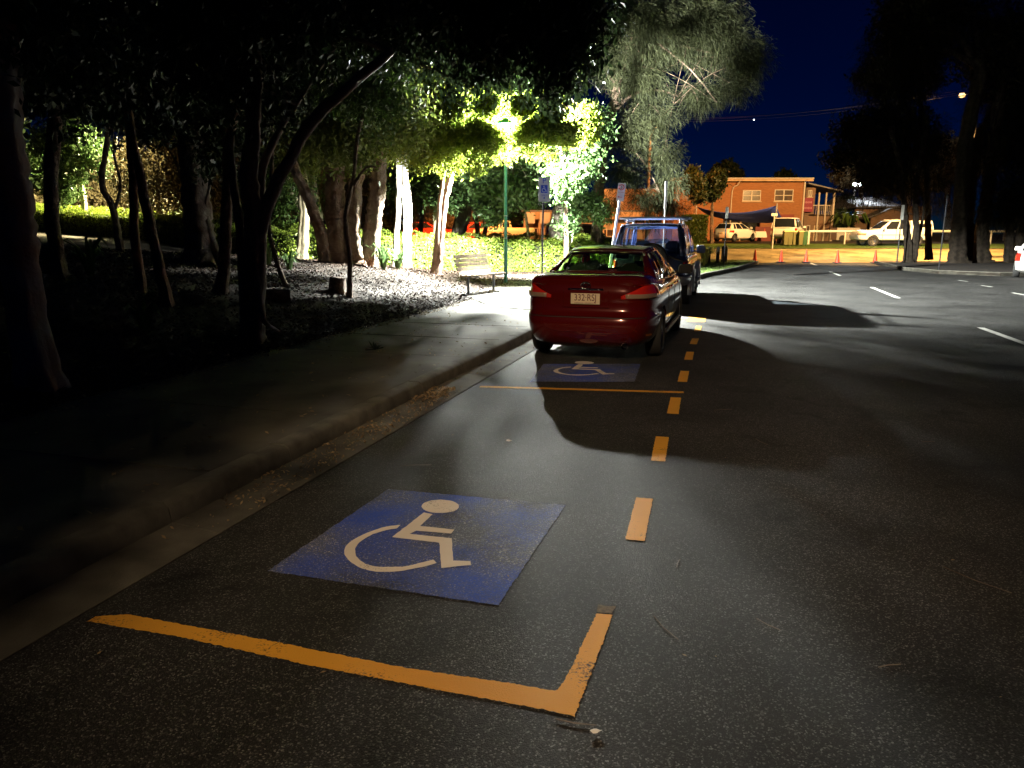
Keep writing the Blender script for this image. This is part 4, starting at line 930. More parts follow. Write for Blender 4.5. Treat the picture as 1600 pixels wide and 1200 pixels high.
def lerp2(a, b, t): return Vector(a)*(1-t)+Vector(b)*t
def car(name, label, cat, loc, yaw, sp, paint, glass, group=None, headlight=True):
    """rear bumper at local y=0, nose +y"""
    root = empty(name, loc, label, cat, group, -yaw)
    B = Body(sp['levels']); body = B.mesh().build('body', [paint], root, smooth=38)
    R, WY, TR = sp['wr'], sp['wy'], sp['track']/2
    ct = MB()
    for y in WY:
        for sx in (-1, 1): ct.lathe([(0,-.20),(R*1.13,-.20),(R*1.13,.42),(0,.42)], (0,0,0), 28, 'x'); n_ = 28*4; 
        # move last two
        for q, sx in ((2, -1), (1, 1)):
            st = len(ct.v)-q*n_; 
            for i in range(st, st+n_):
                v = ct.v[i]; ct.v[i] = (sx*(v[0]+TR), v[1]+y, v[2]+R*1.0)
    cme = bpy.data.meshes.new('c'); cme.from_pydata(ct.v, [], ct.f); bm = bmesh.new(); bm.from_mesh(cme); bmesh.ops.remove_doubles(bm, verts=bm.verts, dist=1e-5)
    bmesh.ops.recalc_face_normals(bm, faces=bm.faces); bm.to_mesh(cme); bm.free()
    c = bpy.data.objects.new('c', cme); COL.objects.link(c)
    c.parent = root
    bpy.context.view_layer.update(); boolean_cut(body, c)
    body.data.polygons.foreach_set('use_smooth', [True]*len(body.data.polygons)); body.data.set_sharp_from_angle(angle=math.radians(38))
    for y in WY:
        for sx in (-1, 1): wheel(root, sx*(TR), y, R, sp.get('ww', .21), sx, rimr=sp.get('rimr', .66))
    # cabin
    g = sp['gh']; rb, rt, wt, wb = g['rb'], g['rt'], g['wt'], g['wb']     # (y,z,halfwidth)
    be, bf = g['be'], g['bf']; cr = g.get('crown', .05); fr = MB(); gl = []
    def cross(p, s_, bul): # point across the car at fraction s_ -1..1
        y, z, w = p; return Vector((w*s_, y+bul*(1-s_*s_), z+.018*(1-s_*s_)))
    # roof
    nr, nx = 8, 12; vs = []
    for i in range(nr+1):
        t = i/nr; y = rt[0]+(wt[0]-rt[0])*t; z = rt[1]+(wt[1]-rt[1])*t+4*cr*t*(1-t); w = rt[2]+(wt[2]-rt[2])*t+.05*4*t*(1-t)
        bul = (-.05)*(1-t)+(.06)*t
        for j in range(nx+1):
            s_ = -1+2*j/nx; vs.append((w*s_, y+bul*(1-s_*s_), z+.018*(1-s_**2)+.02*(1-s_**4)*math.sin(PI*t)))
    fr.add(vs, [(i*(nx+1)+j, i*(nx+1)+j+1, (i+1)*(nx+1)+j+1, (i+1)*(nx+1)+j) for i in range(nr) for j in range(nx)])
    def rail(t): y = rt[0]+(wt[0]-rt[0])*t; z = rt[1]+(wt[1]-rt[1])*t+4*cr*t*(1-t); w = rt[2]+(wt[2]-rt[2])*t+.05*4*t*(1-t); return Vector((w, y, z))
    def belt(t): return Vector((be[2]+(bf[2]-be[2])*t+.015*4*t*(1-t), be[0]+(bf[0]-be[0])*t, be[1]+(bf[1]-be[1])*t))
    panes = g['panes']   # list of (t0,t1) open panes along the side
    br = sorted(set([0, 1]+[t for p in panes for t in p])); hb = [0, .06, .9, 1]
    for sx in (-1, 1):
        def S_(a, b):
            p = lerp2(belt(a), rail(a), b); p.x += .03*math.sin(PI*b)*1; p.x *= sx; return p
        for a0, a1 in zip(br, br[1:]):
            for b0, b1 in zip(hb, hb[1:]):
                k = 4; vs = [S_(a0+(a1-a0)*i/k, b0+(b1-b0)*j/3) for i in range(k+1) for j in range(4)]
                fs = [(i*4+j, i*4+j+1, (i+1)*4+j+1, (i+1)*4+j) for i in range(k) for j in range(3)]
                if (a0, a1) in panes and b0 == .06: q = MB(); q.add(vs, fs); gl.append(('side_window', q))
                else: fr.add(vs, fs)
        # C pillar and A pillar fillers
        a = [Vector((sx*(rb[2]*(1-j/3)+rt[2]*j/3), rb[0]*(1-j/3)+rt[0]*j/3, rb[1]*(1-j/3)+rt[1]*j/3)) for j in range(4)]; b = [S_(0, j/3) for j in range(4)]
        mid = [a[j]*.5+b[j]*.5+Vector((sx*.02*(1-j/3), -.012, 0)) for j in range(4)]
        fr.add(a+mid+b, [(j, j+1, j+5, j+4) for j in range(3)]+[(4+j, 5+j, 9+j, 8+j) for j in range(3)])
        a = [Vector((sx*(wb[2]*(1-j/3)+wt[2]*j/3), wb[0]*(1-j/3)+wt[0]*j/3, wb[1]*(1-j/3)+wt[1]*j/3)) for j in range(4)]; b = [S_(1, j/3) for j in range(4)]
        fr.add(a+b, [(j, j+1, j+5, j+4) for j in range(3)])
    for nm, lo, hi, bul, mg in (('rear_window', rb, rt, -.06, g.get('mg', .06)), ('windshield', wb, wt, .08, .05)):
        xs = [-1, -1+mg, 1-mg, 1]; hs = [0, .07, .93, 1]
        for x0, x1 in zip(xs, xs[1:]):
            for h0, h1 in zip(hs, hs[1:]):
                k = 8 if x0 == -1+mg else 2; vs = []
                for i in range(k+1):
                    s_ = x0+(x1-x0)*i/k
                    for j in range(5):
                        h_ = h0+(h1-h0)*j/4; p = cross(tuple(lo[q]+(hi[q]-lo[q])*h_ for q in range(3)), s_, bul); p.z += .02*math.sin(PI*h_); vs.append(p)
                fs = [(i*5+j, i*5+j+1, (i+1)*5+j+1, (i+1)*5+j) for i in range(k) for j in range(4)]
                if x0 == -1+mg and h0 == .07: q = MB(); q.add(vs, fs); gl.append((nm, q))
                else: fr.add(vs, fs)
    fr.build('cabin_frame', [paint], root, smooth=38, solid=.03)
    for nm, q in gl: q.build(nm, glass, root, smooth=60)
    # seats
    for sx in (-1, 1):
        for y, h_ in ((sp['seat'][0], sp['seat'][2]), (sp['seat'][1], sp['seat'][2])):
            q = MB(); z0 = be[1]-.3; Rm = Matrix.Rotation(-.25, 3, 'X')
            q.box((sx*.36, y, z0+.15), (.5, .14, .6+0*h_), Rm, taper=.85); q.box((sx*.36, y-.09, h_), (.27, .10, .20), Rm, taper=.8)
            bm = bmesh.new(); o = q.build('seat', M['seat'], root); bm.from_mesh(o.data); bmesh.ops.bevel(bm, geom=bm.edges[:], offset=.03, segments=2, affect='EDGES'); bm.to_mesh(o.data); bm.free()
    # mirrors
    my = bf[0]-.18
    for sx in (-1, 1):
        q = MB(); q.box((sx*(bf[2]+.16), my, bf[1]+.10), sp.get('mir', (.22,.12,.15)), Matrix.Rotation(sx*.2, 3, 'Z'), taper=.9); q.box((sx*(bf[2]+.03), my, bf[1]+.05), (.12,.05,.04))
        o = q.build('side_mirror', sp.get('mirm', paint), root); bm = bmesh.new(); bm.from_mesh(o.data); bmesh.ops.bevel(bm, geom=bm.edges[:], offset=.02, segments=2, affect='EDGES'); bm.to_mesh(o.data); bm.free()
    if headlight:
        zh = sp['headz']
        for sx in (-1, 1): B.overlay(zh, zh+.14, sx*.55, sx*1.15, 'headlight', M['tail_clear'], root, rear=False)
    return root, B

SED = dict(levels=[(.20,.72,.22,4.55,5),(.26,.82,.12,4.68,6),(.34,.86,.045,4.76,6),(.46,.885,.0,4.80,6),(.585,.90,.0,4.80,6),(.615,.895,.02,4.78,6),(.635,.893,.055,4.76,6),
      (.70,.90,.085,4.70,6),(.80,.895,.085,4.55,6),(.88,.885,.08,4.38,6),(.94,.865,.085,4.15,6),(.985,.835,.10,3.75,6),(1.02,.80,.10,1.55,6),(1.07,.76,.10,1.18,5.5),(1.105,.72,.135,1.02,5),(1.125,.66,.21,.95,5),(1.13,.5,.35,.90,4)],
      wr=.325, wy=(1.03,3.82), track=1.575, gh=dict(rb=(.90,1.115,.665), rt=(1.58,1.385,.535), wt=(2.78,1.40,.545), wb=(3.70,1.02,.69), be=(1.05,1.03,.80), bf=(3.62,.975,.815), crown=.045, panes=[(.10,.20),(.23,.50),(.535,.93)]),
      seat=(1.55,2.45,1.13), headz=.66, mir=(.22,.10,.15), mirm=M['trim'], rimr=.70)
# red sedan
yaw = math.radians(17.3); rl = Vector((math.sin(yaw), math.cos(yaw))); rn = Vector((math.cos(yaw), -math.sin(yaw)))
ax = Vector((.45, 10.5)) + rn*.80; rear = ax - rl*1.03
car1, B1 = car('parked_sedan', 'red sedan with plate 332 RSJ parked in the second bay beside the kerb', 'car', (rear.x, rear.y, .0), yaw, SED, M['red_car'], M['glass_green'])
for sx in (-1, 1):
    a, b = (.50, 1.16)
    o = B1.overlay(.80, .985, sx*a, sx*b, 'tail_light', M['tail_red'], car1, off=.010, nx=14, shape=lambda fx, fz: .80+.10*(1-fx)**2*(1-fz)*0+ (.015+.17*min(1, .35+fx*1.2))*fz + .035*(1-fx)*(1-fz)+.03*fx)
    B1.overlay(.845, .90, sx*.56, sx*1.02, 'tail_lens', M['tail_clear'], o, off=.024, nx=12)
    for dz in (0,):
        q = MB(); q.lathe([(.045,-.03),(.045,.02),(.034,.02),(.034,-.03)], (sx*.52 if sx > 0 else -.50, .06, .255), 16, 'y'); 
        if sx > 0: q.build('exhaust_tip', M['chrome'], car1, smooth=40)
# bumper seam, boot lid recess, handle strip, emblem, plate
B1.overlay(.600, .612, -1.25, 1.25, 'bumper_seam', M['trim'], car1, off=.004, nz=1, nx=30)
B1.overlay(.945, .965, -.26, .26, 'chrome_strip', M['chrome'], car1, off=.016, nz=1, nx=6)
q = MB()
for x0, x1, z0, z1 in ((-.30,-.285,.735,.94),(.285,.30,.735,.94),(-.30,.30,.725,.737)): q.box(((x0+x1)/2, .078, (z0+z1)/2), (x1-x0, .02, z1-z0))
q.build('plate_recess', M['red_car'], car1)
pl = MB(); pl.box((0, .066, .835), (.372, .008, .135)); plo = pl.build('number_plate', M['plate'], car1)
text_mesh('332·RSJ', .118, M['plate_text'], plo, (0, .061, .846), (PI/2, 0, 0), sx=.80)
text_mesh('QUEENSLAND – SUNSHINE STATE', .0185, M['plate_text'], plo, (0, .061, .779), (PI/2, 0, 0), sx=1.0)
em = MB()
def ring(mb, cx, cz, rx, rz, y, w=.006, n=24):
    pts = [Vector((cx+rx*math.cos(2*PI*k/n), y, cz+rz*math.sin(2*PI*k/n))) for k in range(n+1)]; mb.tube(pts, w, n=6, cap=False)
ring(em, 0, 1.0, .062, .042, .068); ring(em, 0, 1.0, .024, .040, .066, .005); ring(em, 0, 1.018, .045, .018, .066, .005)
em.build('emblem', M['chrome'], car1, smooth=60)
q = MB(); q.box((0, 1.02, 1.44-.005), (.16,.03,.02)); 
q = MB(); q.box((0, 2.95, 1.28), (.22,.03,.07)); q.build('rear_view_mirror', M['trim'], car1)
q = MB(); q.box((0, 1.05, 1.04), (1.2,.5,.03)); q.build('parcel_shelf', M['seat'], car1)
for sx in (-1, 1):
    for y in (1.95, 2.95):
        q = MB(); q.box((sx*.905, y, .90), (.03,.20,.028)); q.build('door_handle', M['red_car'], car1)
    for y in (1.60, 2.50, 3.45):
        q = MB(); q.box((sx*.899, y, .66), (.006,.007,.55)); q.build('door_gap', M['trim'], car1)
    q = MB(); q.box((sx*.90, 2.42, .30), (.03, 2.1, .05)); q.build('sill_trim', M['trim'], car1)

# blue four wheel drive
WD4 = dict(levels=[(.42,.74,.20,4.35,6),(.48,.84,.06,4.50,8),(.60,.88,-.02,4.58,8),(.70,.89,-.02,4.58,8),(.72,.87,.05,4.54,8),(.85,.875,.055,4.48,8),(1.0,.87,.06,4.42,8),(1.08,.855,.07,4.30,8),(1.13,.84,.08,3.7,8),(1.15,.82,.09,3.3,8)],
      wr=.385, wy=(1.0,3.65), track=1.52, ww=.26, rimr=.62, gh=dict(rb=(.10,1.14,.79), rt=(.24,1.83,.66), wt=(2.62,1.80,.66), wb=(3.28,1.16,.76), be=(.12,1.15,.82), bf=(3.2,1.14,.82), crown=.025, mg=.13, panes=[(.13,.34),(.38,.63),(.68,.95)]),
      seat=(1.45,2.35,1.36), headz=.82, mir=(.22,.12,.20), mirm=M['silver'])
yaw2 = math.radians(17.0); rl = Vector((math.sin(yaw2), math.cos(yaw2))); rn = Vector((math.cos(yaw2), -math.sin(yaw2)))
ax = Vector((4.18, 17.45)) - rn*.86; rear = ax - rl*1.0
car2, B2 = car('four_wheel_drive', 'blue and silver four wheel drive with spare wheel parked ahead of the sedan', 'car', (rear.x, rear.y, 0), yaw2, WD4, M['blue_car'], M['glass_clear'])
B2.overlay(.50, .70, -1.35, 1.35, 'rear_bumper', M['silver'], car2, off=.05, nx=30)
for sx in (-1, 1):
    B2.overlay(.82, 1.04, sx*.86, sx*1.10, 'tail_light', M['tail_red'], car2, off=.014)
    for y in (1.0, 3.65):
        q = MB(); n = 18; pts = [Vector((sx*.90, y+.50*math.cos(a), .385+.50*math.sin(a))) for a in [PI*(-.08)+PI*1.16*k/n for k in range(n+1)]]
        q.tube(pts, .05, n=8); q.build('wheel_flare', M['silver'], car2, smooth=60)
    q = MB(); q.box((sx*.92, 2.32, .48), (.18, 1.7, .05)); q.build('side_step', M['grey_metal'], car2)
    q = MB(); q.box((sx*.885, 2.3, .66), (.02, 1.6, .20)); q.build('side_cladding', M['silver'], car2)
sw = MB(); r = .375
sw.lathe([(0,-.12),(r*.62,-.12),(r*.70,-.135),(r*.94,-.13),(r,-.10),(r,.10),(r*.94,.13),(r*.7,.13),(0,.12)], (0,0,0), 36, 'y')
swo = sw.build('spare_wheel', M['tyre'], car2, smooth=40, loc=(.07, -.16, 1.06))
q = MB(); q.lathe([(0,-.14),(r*.56,-.137),(r*.60,-.12)], (0,0,0), 28, 'y'); q.build('spare_rim', M['grey_metal'], swo, smooth=40)
q = MB()
for y in (.75, 1.75):
    q = MB(); q.tube([(-.80,y,1.99),(.80,y,1.99)], .028, n=8); 
    for sx in (-1, 1): q.tube([(sx*.60,y,1.84),(sx*.60,y,1.99)], .02, n=6); q.box((sx*.6,y,1.86),(.07,.12,.04))
    q.build('roof_bar', M['galv'], car2)
q = MB(); q.tube([(-.65,.55,1.93),(-.65,2.2,1.95)], .016, n=6); q.tube([(.65,.55,1.93),(.65,2.2,1.95)], .016, n=6); q.build('roof_rail', M['galv'], car2)
q = MB(); q.tube([(.80,.0,1.02),(.45,-.06,1.14),(.1,-.04,1.14)], .02, n=6); q.build('spare_carrier', M['trim'], car2)
q = MB(); q.tube([(.60,.02,1.14),(.61,.06,1.45)], .008, n=5); q.build('rear_wiper', M['trim'], car2)

HAT = dict(levels=[(.2,.72,.2,3.95,5),(.3,.84,.05,4.15,6),(.5,.87,.0,4.2,6),(.65,.88,.03,4.15,6),(.8,.87,.10,3.95,6),(.92,.84,.16,3.5,6),(.96,.8,.2,3.2,6)],
      wr=.31, wy=(.72,3.30), track=1.52, gh=dict(rb=(.22,.96,.70), rt=(.62,1.38,.55), wt=(2.1,1.40,.55), wb=(3.1,.97,.68), be=(.30,.955,.79), bf=(3.0,.95,.79), crown=.04, panes=[(.10,.22),(.26,.55),(.59,.93)]), seat=(1.1,2.0,1.1), headz=.66)
WAG = dict(levels=[(.40,.78,.2,4.5,6),(.48,.90,.04,4.75,8),(.65,.94,.0,4.8,8),(.85,.95,.03,4.78,8),(1.05,.94,.05,4.6,8),(1.15,.90,.08,3.7,8)],
      wr=.38, wy=(1.05,3.85), track=1.6, ww=.26, gh=dict(rb=(.10,1.15,.84), rt=(.28,1.86,.70), wt=(2.9,1.86,.70), wb=(3.6,1.16,.80), be=(.14,1.15,.89), bf=(3.5,1.14,.88), crown=.02, panes=[(.04,.33),(.36,.62),(.66,.95)]), seat=(1.5,2.4,1.35), headz=.85)
def place_car(px, py, D, yawdeg, sp, name, label, cat, paint, glass, z=None, center=2.2, group=None):
    p = at(px, py, D); z = z if z is not None else float(far_np(D))+.06; y_ = math.radians(yawdeg); d = Vector((math.sin(y_), math.cos(y_)))
    return car(name, label, cat, (p.x-d.x*center, D-d.y*center, z), y_, sp, paint, glass, group)
c3, b3 = place_car(1149, 380, 60, 48, HAT, 'hatchback', 'white hatchback parked under the blue shade sail', 'car', M['white_car'], M['dark_glass'])
for sx in (-1, 1): b3.overlay(.70, .86, sx*.78, sx*1.1, 'tail_light', M['tail_red'], c3)
b3.overlay(.62, .72, -.28, .28, 'number_plate', M['plate'], c3)
c4, b4 = place_car(1229, 386, 56.5, 28, WAG, 'station_wagon', 'white high roofed wagon with dark rear glass behind the wheelie bins', 'car', M['white_car'], M['dark_glass'], center=2.3)
for sx in (-1, 1): b4.overlay(.95, 1.12, sx*.82, sx*1.1, 'tail_light', M['tail_red'], c4)
b4.overlay(.5, .72, -1, 1, 'rear_bumper', M['grey_metal'], c4, off=.04)
q = MB(); q.lathe([(0,-.10),(.33,-.10),(.36,0),(.33,.08),(0,.08)], (0,-.12,.98), 24, 'y'); 
# dual cab pickup with canopy, side on, facing left
PIC = dict(levels=[(.42,.76,.15,5.0,6),(.50,.88,.03,5.2,8),(.68,.91,.0,5.26,8),(.85,.92,.0,5.22,8),(1.0,.915,.0,5.16,8),(1.08,.90,.02,5.02,8),(1.14,.88,.03,4.5,8),(1.17,.86,.05,3.75,8)],
      wr=.37, wy=(1.12,4.22), track=1.56, ww=.24, gh=dict(rb=(1.72,1.16,.78), rt=(1.86,1.76,.66), wt=(3.0,1.77,.66), wb=(3.78,1.17,.76), be=(1.74,1.16,.86), bf=(3.7,1.15,.86), crown=.03, panes=[(.06,.40),(.46,.92)]), seat=(2.2,3.0,1.4), headz=.78)
p = at(1352, 386, 53.0)
c5, b5 = car('pickup', 'pale double cab pickup with canopy parked side on across the far street', 'car', (p.x+4.45, 53.3, float(far_np(53))+.05), math.radians(-90), PIC, M['white_car'], M['dark_glass'])
q = MB(); cb = [(.06,.86,1.16),(.06,.86,1.62),(.06,.70,1.78)]
vs = []; 
for y in (.05, 1.66):
    for x, z in ((-.87,1.16),(-.84,1.60),(-.70,1.78),(.70,1.78),(.84,1.60),(.87,1.16)): vs.append((x, y+(.10 if y < 1 and z > 1.5 else 0), z))
q.add(vs, [(i, i+1, i+7, i+6) for i in range(5)]+[(5,4,3,2,1,0),(6,7,8,9,10,11),(0,5,11,6)]); q.build('canopy', M['white_car'], c5)
for sx in (-1, 1):
    q = MB(); q.box((sx*.858, .85, 1.44), (.02, 1.25, .24)); q.build('canopy_window', M['dark_glass'], c5)
    q = MB(); q.box((sx*.922, 2.3, .80), (.012, 4.0, .03)); q.build('side_moulding', M['trim'], c5)
    for y in (1.72, 2.68, 3.62): q = MB(); q.box((sx*.918, y, .85), (.01,.02,.6)); q.build('door_gap', M['trim'], c5)
for sx in (-.6, .6): 
    q = MB(); q.tube([(sx,1.9,1.84),(sx,2.9,1.86)], .02, n=6); q.build('roof_rail', M['galv'], c5)
# yellow lit ute facing the camera, dark wagon and red cars in the car park
UTE = dict(levels=[(.35,.74,.15,4.85,6),(.45,.84,.03,4.95,8),(.7,.86,.0,4.95,8),(.88,.86,.0,4.8,8),(.98,.84,.0,4.3,7),(1.02,.82,.02,3.9,7)],
      wr=.33, wy=(1.05,3.95), track=1.48, gh=dict(rb=(2.3,1.02,.74), rt=(2.4,1.5,.60), wt=(2.95,1.52,.60), wb=(3.7,1.03,.70), be=(2.32,1.02,.81), bf=(3.6,1.01,.80), crown=.02, panes=[(.2,.9)]), seat=(2.55,2.7,1.2), headz=.68)
CPZ = 1.06
place_car(787, 379, 56, 232, UTE, 'ute', 'pale yellow lit ute facing the hedge behind the lamp pole', 'car', M['yellow_car'], M['dark_glass'], z=CPZ-.05, center=2.5)
place_car(733, 379, 57, 240, HAT, 'hatchback', 'red car half hidden behind trunks left of the pale ute', 'car', M['bright_red_car'], M['dark_glass'], z=CPZ-.05, center=2.2)
place_car(672, 377, 60, 100, HAT, 'hatchback', 'red car roof glimpsed above the yellow bromeliad', 'car', M['bright_red_car'], M['dark_glass'], z=CPZ, center=2.2)
place_car(912, 384, 44.5, 84, WAG, 'station_wagon', 'dark wagon parked behind the leaning no parking sign', 'car', M['dark_car'], M['dark_glass'], z=.28, center=2.4)
# car cut by the right edge
p = gp(1591, 436)
y_ = math.radians(38); c6, b6 = car('hatchback', 'pale car with red tail light cut off by the right edge', 'car', (p.x+.86, p.y+.15, 0), y_, HAT, M['white_car'], M['dark_glass'])
for sx in (-1, 1): b6.overlay(.62, .92, sx*.74, sx*1.1, 'tail_light', M['tail_red'], c6)

# ------------------------------------------------------------------ bench
bc = gp(751, 456, .17); bench = empty('park_bench', (bc.x, bc.y, .17), 'timber slatted park bench with black metal frame beside the lamp', 'bench', rz=math.radians(61))
# local: x along the bench, y toward the back, front faces -y
prof = [(-.28,.43),(-.1,.415),(.10,.40),(.20,.43),(.26,.55),(.31,.72),(.345,.88)]
for k, (y, z) in enumerate([(-.26,.455),(-.155,.447),(-.05,.440),(.055,.433)]):
    q = MB(); q.box((0, y, z), (1.55, .092, .032)); q.build('slat', M['timber'], bench)
for y, z, a in [(.195,.50,.40),(.235,.60,.28),(.262,.70,.25),(.288,.80,.25),(.315,.90,.25)]:
    q = MB(); q.box((0, y-.02, z), (1.55, .03, .086), Matrix.Rotation(-a, 3, 'X')); q.build('slat', M['timber'], bench)
for x in (-.62, .62):
    q = MB(); q.tube(curve([(x,-.31,.43),(x,-.1,.42),(x,.10,.405),(x,.19,.45),(x,.235,.60),(x,.29,.78),(x,.335,.94)], 4, 0), .022, n=6)
    q.build('side_frame', M['black_metal'], bench, smooth=50)
    q = MB(); q.tube([(x,-.02,.41),(x,-.02,.05),(x,-.02,0)], [.028,.032,.06], n=8); q.box((x,-.02,.008),(.16,.16,.016)); q.build('leg', M['black_metal'], bench, smooth=50)

# ------------------------------------------------------------------ park lamp
lx, ly, lz = LAMPS['park'][0]; lp = empty('park_lamp', (lx, ly, .15), 'green pole park lamp glowing white in the leaves beside the bench', 'lamp')
q = MB(); q.lathe([(.085,0),(.085,.03),(.055,.05),(.052,1.1),(.047,1.12),(.045,lz-.42),(.06,lz-.40),(.06,lz-.36),(0,lz-.36)], (0,0,0), 16); q.build('pole', M['green_metal'], lp, smooth=40)
q = MB(); q.lathe([(.0,lz-.38),(.13,lz-.36),(.14,lz-.34),(.0,lz-.33)], (0,0,0), 16)
for k in range(4):
    a = PI/4+k*PI/2; q.tube([(.12*math.cos(a),.12*math.sin(a),lz-.36),(.19*math.cos(a),.19*math.sin(a),lz+.08)], .008, n=5)
q.build('lantern_cage', M['green_metal'], lp, smooth=40)
q = MB(); q.lathe([(.0,lz+.22),(.10,lz+.18),(.24,lz+.06),(.24,lz+.04),(0,lz+.12)], (0,0,0), 20); q.build('lamp_hood', M['green_metal'], lp, smooth=40)
for z in (1.35, 2.0): q = MB(); q.lathe([(.056,z-.015),(.056,z+.015)], (0,0,0), 14); q.build('pole_band', M['galv'], lp)
lo = lamp_light('park'); lo.parent = lp; lo.location = (0, 0, lz-.15-.02)

def street_light(key, base_z, label, arm=(-1.6, 0), post=M['dark_timber'], r=.13):
    x, y, z = LAMPS[key][0]; bx, by = x-arm[0], y-arm[1]
    root = empty('street_lamp', (bx, by, base_z), label, 'street lamp'); h = z-base_z
    q = MB(); ex = 0 if key == 'flood' else .9; q.tube([(0,0,0),(0,0,h*.5),(0,0,h+ex)], [r,r*.85,r*.65], n=10); q.build('pole', post, root, smooth=50)
    q = MB(); q.tube(curve([(0,0,h-.3),(arm[0]*.5,arm[1]*.5,h+.25),(arm[0]*.85,arm[1]*.85,h+.2)], 4, 0), .03, n=6); q.build('arm', M['galv'], root)
    q = MB(); q.lathe([(0,.14),(.12,.12),(.19,.03),(.20,.0),(.12,.05)], (arm[0],arm[1],h+.08), 14); q.build('lamp_head', M['galv'], root, smooth=50)
    if key in ('cross', 'flood'):
        q = MB(); R_ = .17 if key == 'cross' else .24
        for dx in ((0,) if key == 'cross' else (-.26, .26)): q.lathe([(0,-R_),(R_*.7,-R_*.7),(R_,0),(R_*.7,R_*.5),(0,R_*.6)], (arm[0]+dx, arm[1], h+.10+R_*.6), 14)
        q.build('lamp_lens', M['lens_'+key], root, smooth=60)
    o = lamp_light(key); o.parent = root; o.location = (arm[0], arm[1], h-.12); return root
street_light('cross', float(far_np(45)), 'tall street lamp glowing warm above the dark trees at right', arm=(-1.1, -.2))
street_light('building', float(far_np(52.5)), 'street lamp behind the casuarina that lights the brick building orange', arm=(.6, -1.6))
street_light('carpark', 1.0, 'car park lamp hidden in the leaves that lights the ute orange', arm=(1.3, 0))
street_light('behind', .1, 'street lamp standing behind the photographer', arm=(1.2, .5))
street_light('path', 2.0, 'path lamp behind the left hedge hidden by the fig trunk', arm=(.3, .3), post=M['green_metal'], r=.05)
street_light('flood', 1.0, 'bright white floodlight behind the dark house', arm=(0, -.5), post=M['galv'], r=.10)
# twin small white lights far right
tw_ = at(1572, 340, 62); root = empty('twin_lamp', (tw_.x, 62, 1.0), 'small twin globe lamp seen between the dark trunks', 'street lamp')
hz = at(1572, 300, 62).z-1.0; q = MB(); q.tube([(0,0,0),(0,0,hz)], .05, n=8); q.tube([(-.15,0,hz-.15),(.15,0,hz+.1)], .03, n=6); q.build('pole', M['galv'], root)
for dx, dz in ((-.14, -.08), (.14, .12)):
    q = MB(); q.lathe([(0,-.12),(.085,-.085),(.12,0),(.085,.085),(0,.12)], (dx,-.05,hz+dz), 12); q.build('globe', M['globe'] if 'globe' in M else M['lamp_glass'], root, smooth=60)

# ------------------------------------------------------------------ signs
def symbol_on(parent, m, cx, cz, s, y, name='wheelchair_symbol'):
    q = MB(); ring_pts = [Vector((cx-.05*s+.26*s*math.cos(a), y, cz-.16*s+.26*s*math.sin(a))) for a in [math.radians(100+ k*15) for k in range(17)]]
    q.tube(ring_pts, .035*s, n=5); q.lathe([(0,-.002),(.075*s,-.002),(.075*s,.002),(0,.002)], (cx-.04*s, y, cz+.38*s), 14, 'y')
    q.tube([(cx-.04*s,y,cz+.28*s),(cx-.02*s,y,cz-.04*s),(cx+.20*s,y,cz-.04*s),(cx+.30*s,y,cz-.36*s),(cx+.38*s,y,cz-.34*s)], .04*s, n=5)
    q.tube([(cx-.03*s,y,cz+.13*s),(cx+.18*s,y,cz+.13*s)], .03*s, n=5); return q.build(name, m, parent)
def plate_box(w, h, t=.006, r=.02):
    q = MB(); pts = []
    for sx, sz, a0 in ((1,-1,-PI/2),(1,1,0),(-1,1,PI/2),(-1,-1,PI)):
        for k in range(4):
            a = a0+PI/2*k/3; pts.append((sx*(w/2-r)+r*math.cos(a), sz*(h/2-r)+r*math.sin(a)))
    n = len(pts); q.add([(x, -t/2, z) for x, z in pts]+[(x, t/2, z) for x, z in pts], [tuple(range(n)), tuple(range(2*n-1, n-1, -1))]+[(i, (i+1) % n, n+(i+1) % n, n+i) for i in range(n)]); return q
# parking sign
D = 19.0; b = at(847, 430, D); sg = empty('parking_sign', (b.x, D, .15), 'grey pole sign with P, blue wheelchair square and arrow', 'sign', rz=math.radians(0))
top = at(850, 276, D).z-.15; q = MB(); q.tube([(0,0,0),(.0,0,top*.5),(.03,0,top-.05)], .024, n=8); q.build('pole', M['black_metal'], sg)
pb_ = plate_box(.285, .60); o = pb_.build('sign_plate', M['sign_grey'] if 'sign_grey' in M else M['sign_white'], sg, loc=(.035, -.035, top-.31))
text_mesh('P', .19, M['sign_blue'], o, (0, -.006, .205), (PI/2, 0, 0))
q = plate_box(.165, .19, r=.005); o2 = q.build('blue_square', M['sign_blue'], o, loc=(0, -.006, .01)); symbol_on(o2, M['sign_white'], 0, 0, .17, -.006)
text_mesh('ONLY', .062, M['sign_blue'], o, (0, -.006, -.145), (PI/2, 0, 0))
q = MB(); q.add([(-.08,0,-.20),(-.045,0,-.17),(-.045,0,-.192),(.08,0,-.192),(.08,0,-.208),(-.045,0,-.208),(-.045,0,-.23)], [(0,1,2,3,4,5,6)]); 
q = MB(); q.prism([(-.03,0),(0,.03),(.03,0),(.01,0),(.01,-.03),(-.01,-.03),(-.01,0)], -.001, .001)
oa = q.build('arrow', M['sign_blue'], o, loc=(0,-.006,-.205)); oa.rotation_euler = (PI/2, PI, 0)
q = plate_box(.285, .03, r=.005); q.build('lower_strip', M['sign_dark'], sg, loc=(.035, -.035, top-.66))
